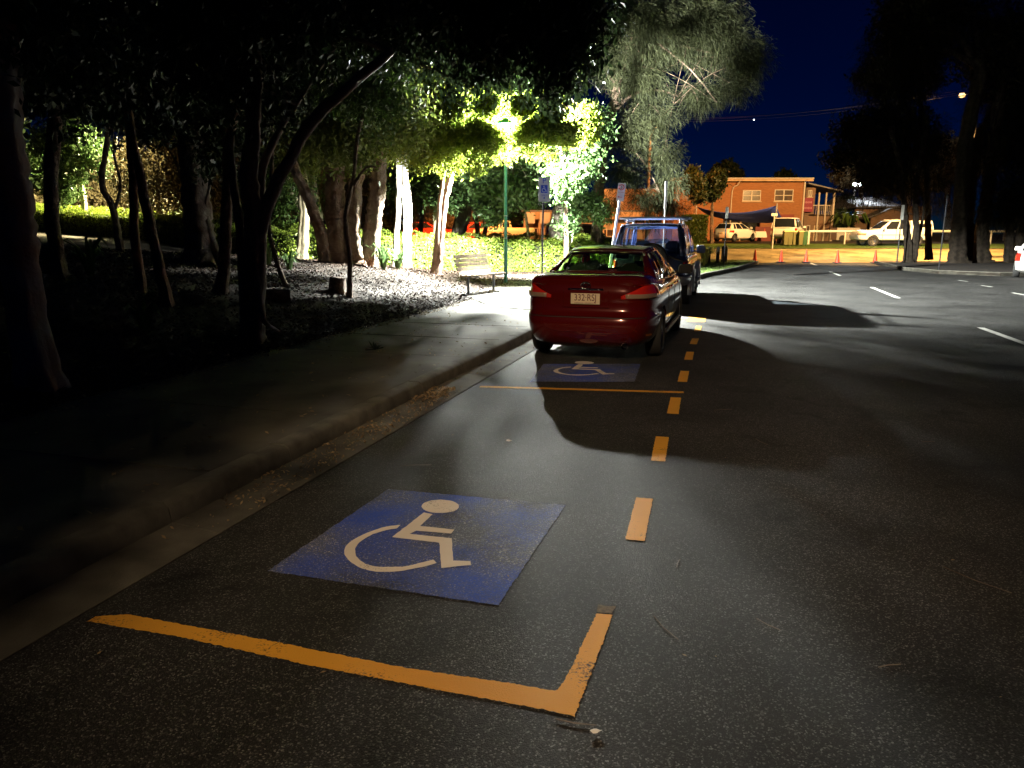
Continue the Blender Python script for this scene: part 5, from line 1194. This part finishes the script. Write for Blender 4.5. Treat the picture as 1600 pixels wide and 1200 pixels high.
# leaning no stopping sign
D = 19.6; b0 = at(949, 432, D); b1 = at(972, 286, D); b = Vector((b0.x-.02, D, .15)); tl = math.atan2(b1.x-b.x, b1.z-.15)
sg = empty('leaning_sign', b, 'leaning white pole with a red ringed no stopping plate', 'sign'); sg.rotation_euler = (0, tl, 0)
Ls = (Vector((b1.x, 0, b1.z))-Vector((b.x, 0, .15))).length; q = MB(); q.tube([(0,0,0),(0,0,Ls-.05)], .032, n=10); q.build('pole', M['galv_white'] if 'galv_white' in M else M['galv'], sg, smooth=60)
q = plate_box(.20, .45); o = q.build('sign_plate', M['sign_white'], sg, loc=(.0, -.045, Ls-.23)); o.rotation_euler = (0, 0, math.radians(-22))
q = MB(); ring(q, 0, .12, .065, .065, -.008, .009); q.build('red_ring', M['sign_red'], o); text_mesh('S', .10, M['sign_dark'], o, (0, -.007, .12), (PI/2, 0, 0))
text_mesh('NO STOPPING', .024, M['sign_red'], o, (0, -.007, -.01), (PI/2, 0, 0))
q = MB(); q.prism([(.05,-.13),(.05,-.12),(-.03,-.12),(-.03,-.105),(-.07,-.125),(-.03,-.145),(-.03,-.13)], -.001, .001); oa = q.build('arrow', M['sign_red'], o, loc=(0,-.007,0)); oa.rotation_euler = (PI/2, 0, 0)
# edge-on sign by the island
D = 26; b = at(1035, 400, D); tp = at(1038, 283, D); sg = empty('edge_on_sign', (b.x, D, .14), 'narrow grey sign plate seen almost edge on above the blue vehicle', 'sign')
q = MB(); q.tube([(0,0,0),(.03,0,tp.z-.14)], .022, n=8); q.build('pole', M['black_metal'], sg)
q = plate_box(.42, .95); o = q.build('sign_plate', M['grey_metal'], sg, loc=(.03,-.03,tp.z-.62)); o.rotation_euler = (0,0,math.radians(68))
def pole_sign(name, px, ybase, ytop, D, label, plate=None, z0=0.0, m=None, r=.03, mp=None, yaw=0):
    b = at(px, ybase, D); zt_ = at(px, ytop, D).z; root = empty(name, (b.x, D, z0), label, 'sign'); q = MB(); q.tube([(0,0,0),(0,0,zt_-z0)], r, n=8); q.build('pole', m or M['galv'], root)
    if plate:
        w, h, off = plate; q = plate_box(w, h, r=min(w, h)*.2); o = q.build('sign_plate', mp or M['sign_white'], root, loc=(0, -.045, zt_-z0-off)); o.rotation_euler = (0, 0, yaw)
    return root
pole_sign('street_sign', 1206, 391, 334, 50.5, 'white post with a pale box top at the verge left of the bins', (.42,.18,.06), float(far_np(50.5)), M['pale_metal'], .06, M['sign_white'])
pole_sign('slim_sign', 1131, 412, 324, 37, 'slim dark pole with a small pale plate on the grass island', (.16,.55,.25), .14, M['black_metal'], .035, M['pale_metal'])
pole_sign('slim_sign', 1401, 413, 321, 38.8, 'slim dark pole with narrow pale plate left of the several stemmed dark tree', (.16,.75,.35), .12, M['black_metal'], .035, M['pale_metal'])
pole_sign('street_sign', 1466, 428, 303, 31.5, 'blue grey sign on a pole in front of the dirt island trees', (.38,.85,.5), .12, M['black_metal'], .03, M['sign_dim'], math.radians(55))
# bollards
for i, (px, py, D) in enumerate([(1107,413,37.0),(1121,410,38.2),(1129,408,39.3),(1134,406,40.3)]):
    p = at(px, py, D); q = MB(); q.tube([(0,0,0),(0,0,.72),(0,0,.80),(0,0,.84)], [.085,.085,.075,.03], n=10); o = q.build('bollard', M['dark_timber'], None, smooth=40, loc=(p.x, D, .14))
    tag(o, ['first and leftmost dark bollard on the grass island, nearest the blue vehicle','second dark bollard from the blue vehicle on the grass island','third dark bollard from the blue vehicle on the grass island','last and farthest dark bollard on the grass island'][i], 'bollard', 'dark bollards on the grass island')
# cones
for i, (px, D) in enumerate([(1179,42.3),(1220,42.0),(1259,41.8),(1308,41.0),(1367,41.0)]):
    p = at(px, 411, D); z = float(far_np(D))+.03; root = empty('traffic_cone', (p.x, D, z), ['leftmost red traffic cone, nearest the grass island','second traffic cone from the left','middle one of the five traffic cones','second traffic cone from the right','rightmost traffic cone, nearest the dirt island'][i], 'traffic cone', 'traffic cones across the street mouth')
    q = MB(); q.box((0,0,.02),(.36,.36,.04)); q.build('base', M['sign_dark'], root)
    q = MB(); q.lathe([(.13,.04),(.10,.2),(.035,.66),(.03,.70),(0,.70)], (0,0,0), 14); q.build('cone_body', M['cone'], root, smooth=50)
# wheelie bins
for i, (px, D, lid, lab) in enumerate([(1226,53.5,'lid_yellow','leftmost wheelie bin partly before the white wagon'),(1233,53.5,'lid_yellow','second wheelie bin from the left'),(1240,53.5,'lid_yellow','middle wheelie bin of the row'),(1249,53.3,'lid_yellow','lightest wheelie bin with yellow lid, second from the right'),(1256,53.6,'bin_green','rightmost green wheelie bin beside the fence end')]):
    p = at(px, 388, D); z = float(far_np(D))+.06; root = empty('wheelie_bin', (p.x, D, z), lab, 'bin', 'wheelie bins on the verge', rz=random.uniform(-.1,.1)); s = 1.12
    q = MB(); q.box((0,0,.52),(.38,.44,.88),None,taper=1.25); q.build('bin_body', M['bin_green' if i == 4 else 'bin_body'], root)
    q = MB(); q.box((0,-.01,1.0),(.50,.58,.06),None,taper=.85); q.build('lid', M[lid], root)
    for sx in (-1, 1): q = MB(); q.lathe([(0,-.025),(.1,-.025),(.1,.025),(0,.025)], (sx*.2,.2,.1), 12, 'x'); q.build('wheel', M['tyre'], root)
    root.scale = (s*.62, s*.62, s*.92)
# rail fence
fz = float(far_np(56)); a = at(1262, 386, 55.5); root = empty('mesh_fence', (a.x, 55.5, fz), 'low mesh fence with pale top rail across the far lots', 'fence')
Lf = at(1640, 386, 55.5).x-a.x; q = MB(); q.tube([(0,0,1.0),(Lf,0,1.0)], .085, n=8); q.build('rail', M['pale_metal'], root)
k = 0; x = 0
while x < Lf: q = MB(); q.tube([(x,0,0),(x,0,1.0)], .055 if x else .10, n=6); q.build('post', M['pale_metal'], root); x += 2.7
q = MB(); x = 0
while x < Lf:
    q.add([(x,0,.02),(x+.012,0,.02),(x+.92,.0,.95),(x+.908,0,.95)], [(0,1,2,3)]); q.add([(x+.9,.012,.02),(x+.912,.012,.02),(x+.012,.012,.95),(x,.012,.95)], [(0,1,2,3)]); x += .15
o = q.build('wire_mesh', M['wire'], root); o['kind'] = 'stuff'
# power lines and evening star
q = MB()
for i, (y0, y1) in enumerate([(187, 139), (190, 146), (184, 143)]):
    pa, pb2, pc = at(1040, y0, 62+i), at(1290, (y0+y1)/2-11, 58+i), at(1512, y1, 46.3)
    pts = [pa.lerp(pc, t/14)+Vector((0,0,-.9*4*(t/14)*(1-t/14)*.5)) for t in range(15)]; q = MB(); q.tube(pts, .009, n=5)
    o = tag(q.build('power_line', M['wire']), ['highest wire','middle wire','lowest wire'][i]+' of the three faint power lines across the sky', 'power line', 'faint power lines'); 
s_ = Vector((0,0,EYE))+ray(1178,187).normalized()*1500; q = MB(); q.lathe([(0,-1.3),(.9,-.9),(1.3,0),(.9,.9),(0,1.3)], (0,0,0), 10)
tag(q.build('star', M['star'], None, loc=s_), 'single bright star low in the dark blue sky', 'star')
# ------------------------------------------------------------------ buildings
D0 = 68.0
def bx(px, D=D0): return at(px, 380, D).x
def bz(py, D=D0): return at(800, py, D).z
def wall_with_holes(parent, name, m, x0, x1, z0, z1, y, holes, t=.2):
    """wall in the xz plane with rectangular openings (x0,x1,z0,z1)"""
    q = MB(); xs = sorted(set([x0, x1]+[h for hh in holes for h in hh[:2]])); zs = sorted(set([z0, z1]+[h for hh in holes for h in hh[2:]]))
    bm = bmesh.new(); cells = []
    for a, b in zip(xs, xs[1:]):
        for c, d in zip(zs, zs[1:]):
            if any(h[0] <= a+1e-6 and b <= h[1]+1e-6 and h[2] <= c+1e-6 and d <= h[3]+1e-6 for h in holes): continue
            v = [bm.verts.new((a,y,c)), bm.verts.new((b,y,c)), bm.verts.new((b,y,d)), bm.verts.new((a,y,d))]; bm.faces.new(v)
    bmesh.ops.remove_doubles(bm, verts=bm.verts, dist=1e-5)
    r = bmesh.ops.extrude_face_region(bm, geom=bm.faces[:]); vv = [g for g in r['geom'] if isinstance(g, bmesh.types.BMVert)]
    bmesh.ops.translate(bm, verts=vv, vec=(0, t, 0)); bmesh.ops.recalc_face_normals(bm, faces=bm.faces)
    me = bpy.data.meshes.new(name); bm.to_mesh(me); bm.free(); me.materials.append(m); o = bpy.data.objects.new(name, me); COL.objects.link(o); o.parent = parent; return o
def window(parent, x0, x1, z0, z1, y, nx=2, nz=2, cur=True, fm=None):
    fm = fm or M['frame']; q = MB(); w = .07; yy = y+.05
    q.box(((x0+x1)/2, yy, z0+w/2), (x1-x0, .08, w)); q.box(((x0+x1)/2, yy, z1-w/2), (x1-x0, .08, w))
    for x in [x0+w/2, x1-w/2]: q.box((x, yy, (z0+z1)/2), (w, .078, z1-z0-2*w))
    for i in range(1, nx): q.box((x0+(x1-x0)*i/nx, yy, (z0+z1)/2), (.10 if i*2 == nx else .05, .07, z1-z0-2*w))
    for i in range(1, nz): q.box(((x0+x1)/2, yy+.005, z0+(z1-z0)*i/nz), (x1-x0-2*w, .06, .06))
    f = q.build('window', fm, parent)
    q = MB(); q.box(((x0+x1)/2, yy+.03, (z0+z1)/2), (x1-x0-.04, .01, z1-z0-.04)); q.build('pane', M['pane_lit'] if 'pane_lit' in M else M['dark_glass'], f)
    q = MB(); q.box(((x0+x1)/2, y-.03, z0-.05), (x1-x0+.16, .14, .08)); q.build('sill', M['render'], f); return f
# main two storey brick building
zb = .95; zr = bz(283); X0 = bx(1050); X1 = bx(1251)
root = empty('brick_building', ((X0+X1)/2, D0, zb), 'two storey brick building lit orange with white framed windows', 'building'); cx = (X0+X1)/2
def lx_(px, D=D0): return bx(px, D)-cx
def lz_(py, D=D0): return bz(py, D)-zb
holes = [(lx_(1156), lx_(1184), lz_(314.5), lz_(297)), (lx_(1205), lx_(1234), lz_(314.5), lz_(296)), (lx_(1103), lx_(1111), lz_(305), lz_(296)), (lx_(1214), lx_(1237), 0, lz_(336)), (lx_(1128), lx_(1186), 0, lz_(342))]
wall_with_holes(root, 'wall', M['brick'], X0-cx, X1-cx, -.3, zr-zb, 0, holes, .25)
q = MB(); q.box((0, 5.3, (zr-zb)/2-.15), (X1-X0-.02, 10, zr-zb+.3-.02)); q.build('rear_block', M['brick'], root) if False else None
for sx in (X0-cx+.13, X1-cx-.13): q = MB(); q.box((sx, 4.76, (zr-zb)/2-.15), (.25, 9, zr-zb+.3)); q.build('side_wall', M['brick'], root)
q = MB(); q.box((0, 4.6, zr-zb+.12), (X1-X0+.9, 10.2, .22)); q.build('roof', M['roof'], root)
q = MB(); q.box((0, -.55, zr-zb+.10), (X1-X0+1.0, .08, .28)); q.build('fascia', M['render'], root)
q = MB(); q.tube([(X0-cx-.5,-.66,zr-zb+.20),(X1-cx+.5,-.66,zr-zb+.20)], .06, n=6); q.build('roof_gutter', M['frame'], root)
window(root, *holes[0], 0); window(root, *holes[1], 0); window(root, *holes[2], 0, 1, 1)
q = MB(); q.box((0, .6, lz_(342)/2), (X1-X0-.5, .02, lz_(336)+.3)); q.build('shadowed_shopfront', M['dark_glass'], root)
q = MB(); xd = lx_(1148); q.tube(curve([(xd,-.6,zr-zb+.02),(xd-.15,-.3,zr-zb-.35),(lx_(1139),-.08,zr-zb-.9),(lx_(1139),-.08,1.0)], 4, 0), .055, n=6); q.build('downpipe', M['frame'], root)
q = MB(); q.tube([(lx_(1250),-.08,zr-zb),(lx_(1250),-.08,.2)], .08, n=6); q.build('downpipe', M['frame'], root)
for px in (1105, 1157, 1195): q = MB(); q.box((lx_(px), .38, lz_(342)/2), (.12, .12, lz_(342))); q.build('shopfront_post', M['render'], root)
q = MB(); q.box((lx_(1192), -.6, lz_(368)), (1.9, .06, 1.55)); q.build('red_hoarding', M['hoard'] if 'hoard' in M else M['maroon'], root)
q = MB(); q.box((lx_(1226), -.05, lz_(344)), (1.3, .06, 1.0)); q.build('dark_red_panel', M['hoard'] if 'hoard' in M else M['maroon'], root)
q = MB(); q.add([(0,0,.55),(-.2,0,-.3),(.2,0,-.3),(0,.12,-.25)], [(0,1,2),(0,2,3),(0,3,1),(1,3,2)]); tri = q.build('pennant', M['cone'], None, loc=(bx(1193.5, 66.5), 66.5, bz(366, 66.5))); tag(tri, 'small pink red pennant hanging before the red hoarding', 'pennant')
# side verandah wing
wx = bx(1277, 68.5); wing = empty('verandah_wing', (wx, 68.5, zb), 'dim brown wing with upper verandah and posts right of the brick building', 'building')
def wl(px): return bx(px, 68.5)-wx
def wz(py): return bz(py, 68.5)-zb
hs = [(wl(1258), wl(1264), .4, wz(352)), (wl(1270), wl(1277), 0, wz(352))]
wall_with_holes(wing, 'wall', M['brick_brown'], wl(1253), wl(1294), -.3, wz(335), 0, hs, .2)
window(wing, *hs[0], 0, 1, 2); q = MB(); q.box((wl(1273.5), .1, wz(352)/2), (wl(1277)-wl(1270), .05, wz(352))); q.build('door', M['timber'], wing)
wall_with_holes(wing, 'upper_wall', M['brick_brown'], wl(1253), wl(1268), wz(335)+.02, wz(293), 0, [(wl(1256.5), wl(1263), wz(308), wz(297))], .2); window(wing, wl(1256.5), wl(1263), wz(308), wz(297), 0, 2, 1)
q = MB(); q.box((wl(1281), 1.8, wz(336)), (wl(1304)-wl(1262), 3.6, .16)); q.build('verandah_floor', M['dark_timber'], wing)
q = MB(); a = .09; q.add([(wl(1251),-.8,wz(286)),(wl(1306),-.8,wz(299)),(wl(1306),5,wz(297)),(wl(1251),5,wz(284)),(wl(1251),-.8,wz(288)),(wl(1306),-.8,wz(301)),(wl(1306),5,wz(299)),(wl(1251),5,wz(286))],[(0,1,2,3),(7,6,5,4),(0,4,5,1),(1,5,6,2),(2,6,7,3),(3,7,4,0)]); q.build('roof', M['roof'], wing)
for px in (1273, 1284, 1296): 
    q = MB(); q.box((wl(px), -.15, wz(300)/2-.1), (.16 if px == 1296 else .11, .14, wz(300)+.1)); q.build('post', M['frame'], wing)
for k in range(9): q = MB(); q.box((wl(1270)+k*.17, -.1, wz(328)), (.03,.03,.9)); q.build('baluster', M['frame'], wing)
q = MB(); q.box((wl(1277), -.1, wz(321)), (1.7,.06,.06)); q.build('handrail', M['frame'], wing)
sb = empty('shop_board', (bx(1258, 68), 68.2, bz(320, 68)), 'maroon sign board with two faint pale lines hung on the wing', 'sign')
hB = bz(309, 68)-bz(331, 68); q = MB(); q.box((0,-.1,0), (.95,.07,hB)); bo = q.build('board', M['maroon'], sb)
for dz, w_ in ((.22, .6), (-.28, .66)): 
    q = MB(); 
    for k in range(6): q.box((-w_/2+.05+k*w_/5.5, -.142, dz), (w_/9, .008, .14+.04*(k%2)))
    q.build('faded_lettering', M['faded'] if 'faded' in M else M['render'], bo)
# blue shade sail
sl = []; n = 10
A, B_, C, Dd = at(1089,323,58), at(1213,321,58), at(1229,346,63), at(1125,338,64)
for i in range(n+1):
    for j in range(n+1):
        s_, t = i/n, j/n; p = (A*(1-s_)+B_*s_)*(1-t)+(Dd*(1-s_)+C*s_)*t; p = Vector(p); p.z -= .62*4*s_*(1-s_)*(1-.45*t)*.8+.25*4*t*(1-t); p.y += .25*4*s_*(1-s_)*(1-2*t); sl.append(p)
q = MB(); q.add(sl, [(i*(n+1)+j, i*(n+1)+j+1, (i+1)*(n+1)+j+1, (i+1)*(n+1)+j) for i in range(n) for j in range(n)]); o = q.build('shade_sail', M['sail'], None, smooth=60, solid=.02); tag(o, 'dark blue shade sail sagging over the parked cars', 'shade sail')
for i, (px, py, D) in enumerate([(1214,318,57.9),(1088,321,57.9)]):
    b = at(px, py, D); q = MB(); q.tube([(0,0,0),(0,0,b.z-.9)], .06, n=8); tag(q.build('sail_post', M['grey_metal'], None, loc=(b.x, D, .9)), ['right','left'][i]+' post holding the near edge of the shade sail', 'post', 'shade sail posts')
q = MB(); 
b = at(1173, 371, 63); tag(q.add([(-1.2,-.5,0),(1.2,-.5,0),(1.2,.5,0),(-1.2,.5,0),(-1.1,-.45,.5),(1.1,-.45,.5),(1.1,.45,.5),(-1.1,.45,.5)],[(0,1,2,3),(4,5,6,7),(0,1,5,4),(1,2,6,5),(2,3,7,6),(3,0,4,7)]).build('covered_table', M['pale_metal'], None, loc=(b.x, 63, b.z)), 'pale covered table between the hatchback and the red hoarding', 'table')
q = MB(); q.box((0,0,.25),(.9,.6,b.z-.95)); o = q.build('table_base', M['dark_timber'], None, loc=(b.x,63,.95)); bpy.data.objects.remove(o)
# clipped dark green block hedge left of the hatchback
x0, x1 = at(1068,380,56).x, at(1104,380,56).x; hb = empty('box_hedge', ((x0+x1)/2, 56.5, .9), 'dark green clipped block hedge behind the blue vehicle roof rack', 'hedge')
q = MB(); q.box((0,0,.95),(x1-x0-.2,1.0,1.8)); q.build('branches', M['soil'], hb)
n = 6000; P = np.stack([RNG.uniform(-(x1-x0)/2,(x1-x0)/2,n), RNG.uniform(-.65,.65,n), RNG.uniform(0,2.05,n)], -1); k = RNG.integers(0,3,n)
P[k==0,1] = -.62; P[k==1,2] = 2.0; P += RNG.normal(0,.03,(n,3)); t = RNG.normal(size=(n,3)); t /= np.linalg.norm(t,axis=1)[:,None]; sd = np.cross(t, RNG.normal(size=(n,3))); sd /= np.linalg.norm(sd,axis=1)[:,None]
npmesh('foliage', np.stack([P-t*.08,P+sd*.04,P+t*.08,P-sd*.04],1).reshape(-1,3), 4, M['leaf'], hb)
# dark house right, with pale metal roof
DH = 76; hx = at(1385, 380, DH).x
def hl(px, D=DH): return at(px,380,D).x-hx
def hz_(py, D=DH): return at(800,py,D).z-1.0
hs_ = empty('dark_house', (hx, DH, 1.0), 'dark low house with a dull blue grey roof and front gable', 'building')
wall_with_holes(hs_, 'wall', M['brick_brown'], hl(1332), hl(1450), -.2, hz_(322), 0, [(hl(1352), hl(1366), hz_(362), hz_(346)), (hl(1385), hl(1396), .1, hz_(348))], .2)
window(hs_, hl(1352), hl(1366), hz_(362), hz_(346), 0, 2, 1); q = MB(); q.box((hl(1390.5), .1, hz_(348)/2), (hl(1396)-hl(1385), .05, hz_(348)-.1)); q.build('door', M['dark_timber'], hs_)
q = MB(); q.add([(hl(1327),-.8,hz_(323)),(hl(1400),-.8,hz_(323)),(hl(1400),4.5,hz_(305)),(hl(1327),4.5,hz_(305)),(hl(1327),9,hz_(323)),(hl(1400),9,hz_(323)),
      (hl(1327),-.8,hz_(325)),(hl(1400),-.8,hz_(325)),(hl(1327),9,hz_(325)),(hl(1400),9,hz_(325))], [(0,1,2,3),(3,2,5,4),(0,3,4,8,6),(1,7,9,5,2),(6,7,1,0),(6,8,9,7),(4,5,9,8)]); rf = q.build('roof', M['roof'], hs_)
for k in range(22): 
    x = hl(1328)+k*(hl(1399)-hl(1328))/21; a = Vector((x,-.8,hz_(323)+.02)); b = Vector((x,4.5,hz_(305)+.02)); q = MB(); q.tube([a,b], .03, n=4); q.build('roof_rib', M['roof'], rf)
q = MB(); gx = [hl(1336), hl(1372), hl(1428)]; q.add([(gx[0],-2.2,hz_(341)),(gx[1],-2.2,hz_(326)),(gx[2],-2.2,hz_(341)),(gx[0],2,hz_(341)),(gx[1],2,hz_(326)),(gx[2],2,hz_(341)),(gx[0],-2.2,hz_(342.5)),(gx[1],-2.2,hz_(327.5)),(gx[2],-2.2,hz_(342.5)),(gx[0],2,hz_(342.5)),(gx[1],2,hz_(327.5)),(gx[2],2,hz_(342.5))],
      [(0,1,4,3),(1,2,5,4),(9,10,7,6),(10,11,8,7),(0,6,7,1),(1,7,8,2),(3,4,10,9),(4,5,11,10),(0,3,9,6),(2,8,11,5)]); q.build('gable_roof', M['roof'], hs_)
q = MB(); q.add([(gx[0]+.5,-1.9,hz_(341)),(gx[1],-1.9,hz_(327.5)),(gx[2]-.5,-1.9,hz_(341)),(gx[2]-.5,-1.9,-.2),(gx[0]+.5,-1.9,-.2),(gx[0]+.5,-1.7,hz_(341)),(gx[1],-1.7,hz_(327.5)),(gx[2]-.5,-1.7,hz_(341)),(gx[2]-.5,-1.7,-.2),(gx[0]+.5,-1.7,-.2)],[(0,1,2,3,4),(9,8,7,6,5),(0,5,6,1),(1,6,7,2),(2,7,8,3),(4,9,5,0)]); q.build('gable_wall', M['brick_brown'], hs_)
b = at(1323, 385, 66)
q = MB()
for i in range(26):
    a = random.uniform(0, 2*PI); l = random.uniform(1.6, 2.6); dd = Vector((math.cos(a), math.sin(a), 0)); s_ = Vector((-dd.y, dd.x, 0))*.10; o_ = Vector((0,0,1.2))
    q.add([o_, o_+dd*l*.35+Vector((0,0,l*.55))-s_, o_+dd*l*.35+Vector((0,0,l*.55))+s_, o_+dd*l*.8+Vector((0,0,l*.5))-s_, o_+dd*l*.8+Vector((0,0,l*.5))+s_, o_+dd*l*1.15+Vector((0,0,l*.1))], [(0,1,2),(1,2,4,3),(3,4,5)])
pm = empty('palm', (b.x, 66, .9), 'dark palm between the verandah wing and the dark house', 'tree'); q.build('fronds', M['leaf'], pm); q = MB(); q.tube([(0,0,0),(0,0,1.3)], [.2,.12], n=8); q.build('trunk', M['bark'], pm)
for px, py, D, r, lab in [(1312,345,72,20,'dark rounded shrub behind the palm'),(1322,318,80,14,'dark shrub top left of the blue grey roof')]:
    b = Vector((at(px,380,D).x, D, .95)); tree('garden_shrub', b, [([b, at(px,py,D)], .1, .05)], bl([(px,py,D,r)]), lab, M['bark'], M['leaf_dark'], n=3000, size=.35, flare=0, cat='shrub')
# trees catching the floodlight above the roofs
for px, py, D, r, lab in [(1345,262,84,38,'big dull tree crown round the white floodlight'),(1420,270,84,48,'dull olive tree crown right of the floodlight'),(1480,250,80,50,'olive brown tree crown behind the dirt island trunks')]:
    b = Vector((at(px,380,D).x, D, .95)); tree('background_tree', b, [([b, at(px,py+15,D)], .35, .2)], bl([(px,py,D,r),(px-r*.6,py+12,D,r*.6),(px+r*.7,py+10,D,r*.6)]), lab, M['bark_grey'], M['brown_shrub'], n=9000, size=.5, flare=0, group='trees behind the dark house')
# pale trailer and parked things before the house
b = at(1320, 371, 63); q = MB(); q.box((0,0,.62),(1.9,1.2,1.0)); tr = empty('box_trailer', (b.x,63,.95), 'grey box trailer standing behind the mesh fence', 'trailer'); q.build('box', M['galv'], tr)
for sx in (-.4,.4): q = MB(); q.lathe([(0,-.08),(.26,-.08),(.26,.08),(0,.08)], (sx*1.2,-.62,.26), 14, 'y'); q.build('wheel', M['tyre'], tr)
# long low orange building behind the hedge, left of the brick one
DL = 72; ox = at(930, 380, DL).x; lb = empty('low_building', (ox, DL, 1.0), 'long orange lit building behind the hedge with posts and wide fascia', 'building')
def ol(px): return at(px,380,DL).x-ox
def oz(py): return at(800,py,DL).z-1.0
wall_with_holes(lb, 'wall', M['render'], ol(818), ol(1048), -.2, oz(343), 0, [(ol(830), ol(850), .3, oz(356)), (ol(862), ol(880), .3, oz(356)), (ol(895), ol(915), .3, oz(358)), (ol(935), ol(960), .3, oz(358))], .25)
for a, c in ((830,850),(862,880),(895,915),(935,960)): window(lb, ol(a), ol(c), .3, oz(356 if a < 890 else 358), 0, 2, 1)
q = MB(); q.box(((ol(818)+ol(1048))/2, -1.2, oz(336)), (ol(1048)-ol(818), .12, oz(331)-oz(345))); q.build('fascia', M['render'], lb)
q = MB(); q.box(((ol(818)+ol(1048))/2, 3.4, oz(331)+.05), (ol(1048)-ol(818)+.4, 9.5, .16)); q.build('roof', M['roof'], lb)
for px in (822, 842, 874, 905, 940, 975): q = MB(); q.box((ol(px), -1.1, oz(345)/2), (.16,.16,oz(345))); q.build('post', M['render'], lb)
for px in (827, 850, 868): q = MB(); q.box((ol(px), -1.32, oz(341)), (.95,.08,1.0)); q.build('notice_panel', M['pale_metal'], lb)
hs2 = [(ol(962), ol(975), oz(325), oz(305)), (ol(1012), ol(1022), oz(330), oz(300))]
wall_with_holes(lb, 'upper_wall', M['render'], ol(940), ol(1062), oz(331)+.15, oz(292), 3.0, hs2, .25)
for h in hs2: window(lb, *h, 3.0, 2, 1)
for k in range(16): q = MB(); q.box((ol(818)+.4+k*.62, -.9, .55), (.05,.05,1.0)); q.build('picket', M['timber'], lb)
for px in (1005, 1031): q = MB(); q.tube([(ol(px),-1.6,0),(ol(px),-1.6,oz(296))], .22, n=10); q.build('column', M['render'], lb)
# orange lit shrub by the low building, umbrella
b = at(858, 378, 60)
for px, py, D, r, lab in [(750,345,64,22,'orange lit bush behind the pale ute'),(690,350,64,26,'rusty lit bush behind the twin stemmed tree'),(160,305,58,26,'orange lit bush beyond the far left hedge'),(60,318,52,20,'pale orange bush at the far left beside the lit tree'),(102,275,60,14,'red orange roofline bush high at far left')]:
    b = Vector((at(px,380,D).x, D, tz(at(px,380,D).x, D))); tree('lit_bush', b, [([b, at(px,py,D)], .06, .03)], bl([(px,py,D,r),(px+r,py+6,D,r*.7),(px-r,py+8,D,r*.7)]), lab, M['bark'], M['brown_shrub'], n=4000, size=.3, flare=0, cat='shrub')
pu = at(868, 352, 50); um = empty('market_umbrella', (pu.x, 50, .9), 'small pale pink canopy lit behind the hedge right of the parking sign', 'umbrella')
zt_ = pu.z-.9; q = MB(); q.lathe([(0,.30),(.35,.24),(.72,0),(.72,-.10),(.70,0),(.3,.2),(0,.26)], (0,0,zt_), 16); q.build('canopy', M['white_car'], um, smooth=50); q = MB(); q.tube([(0,0,0),(0,0,zt_+.2)], .03, n=6); q.build('pole', M['galv'], um)
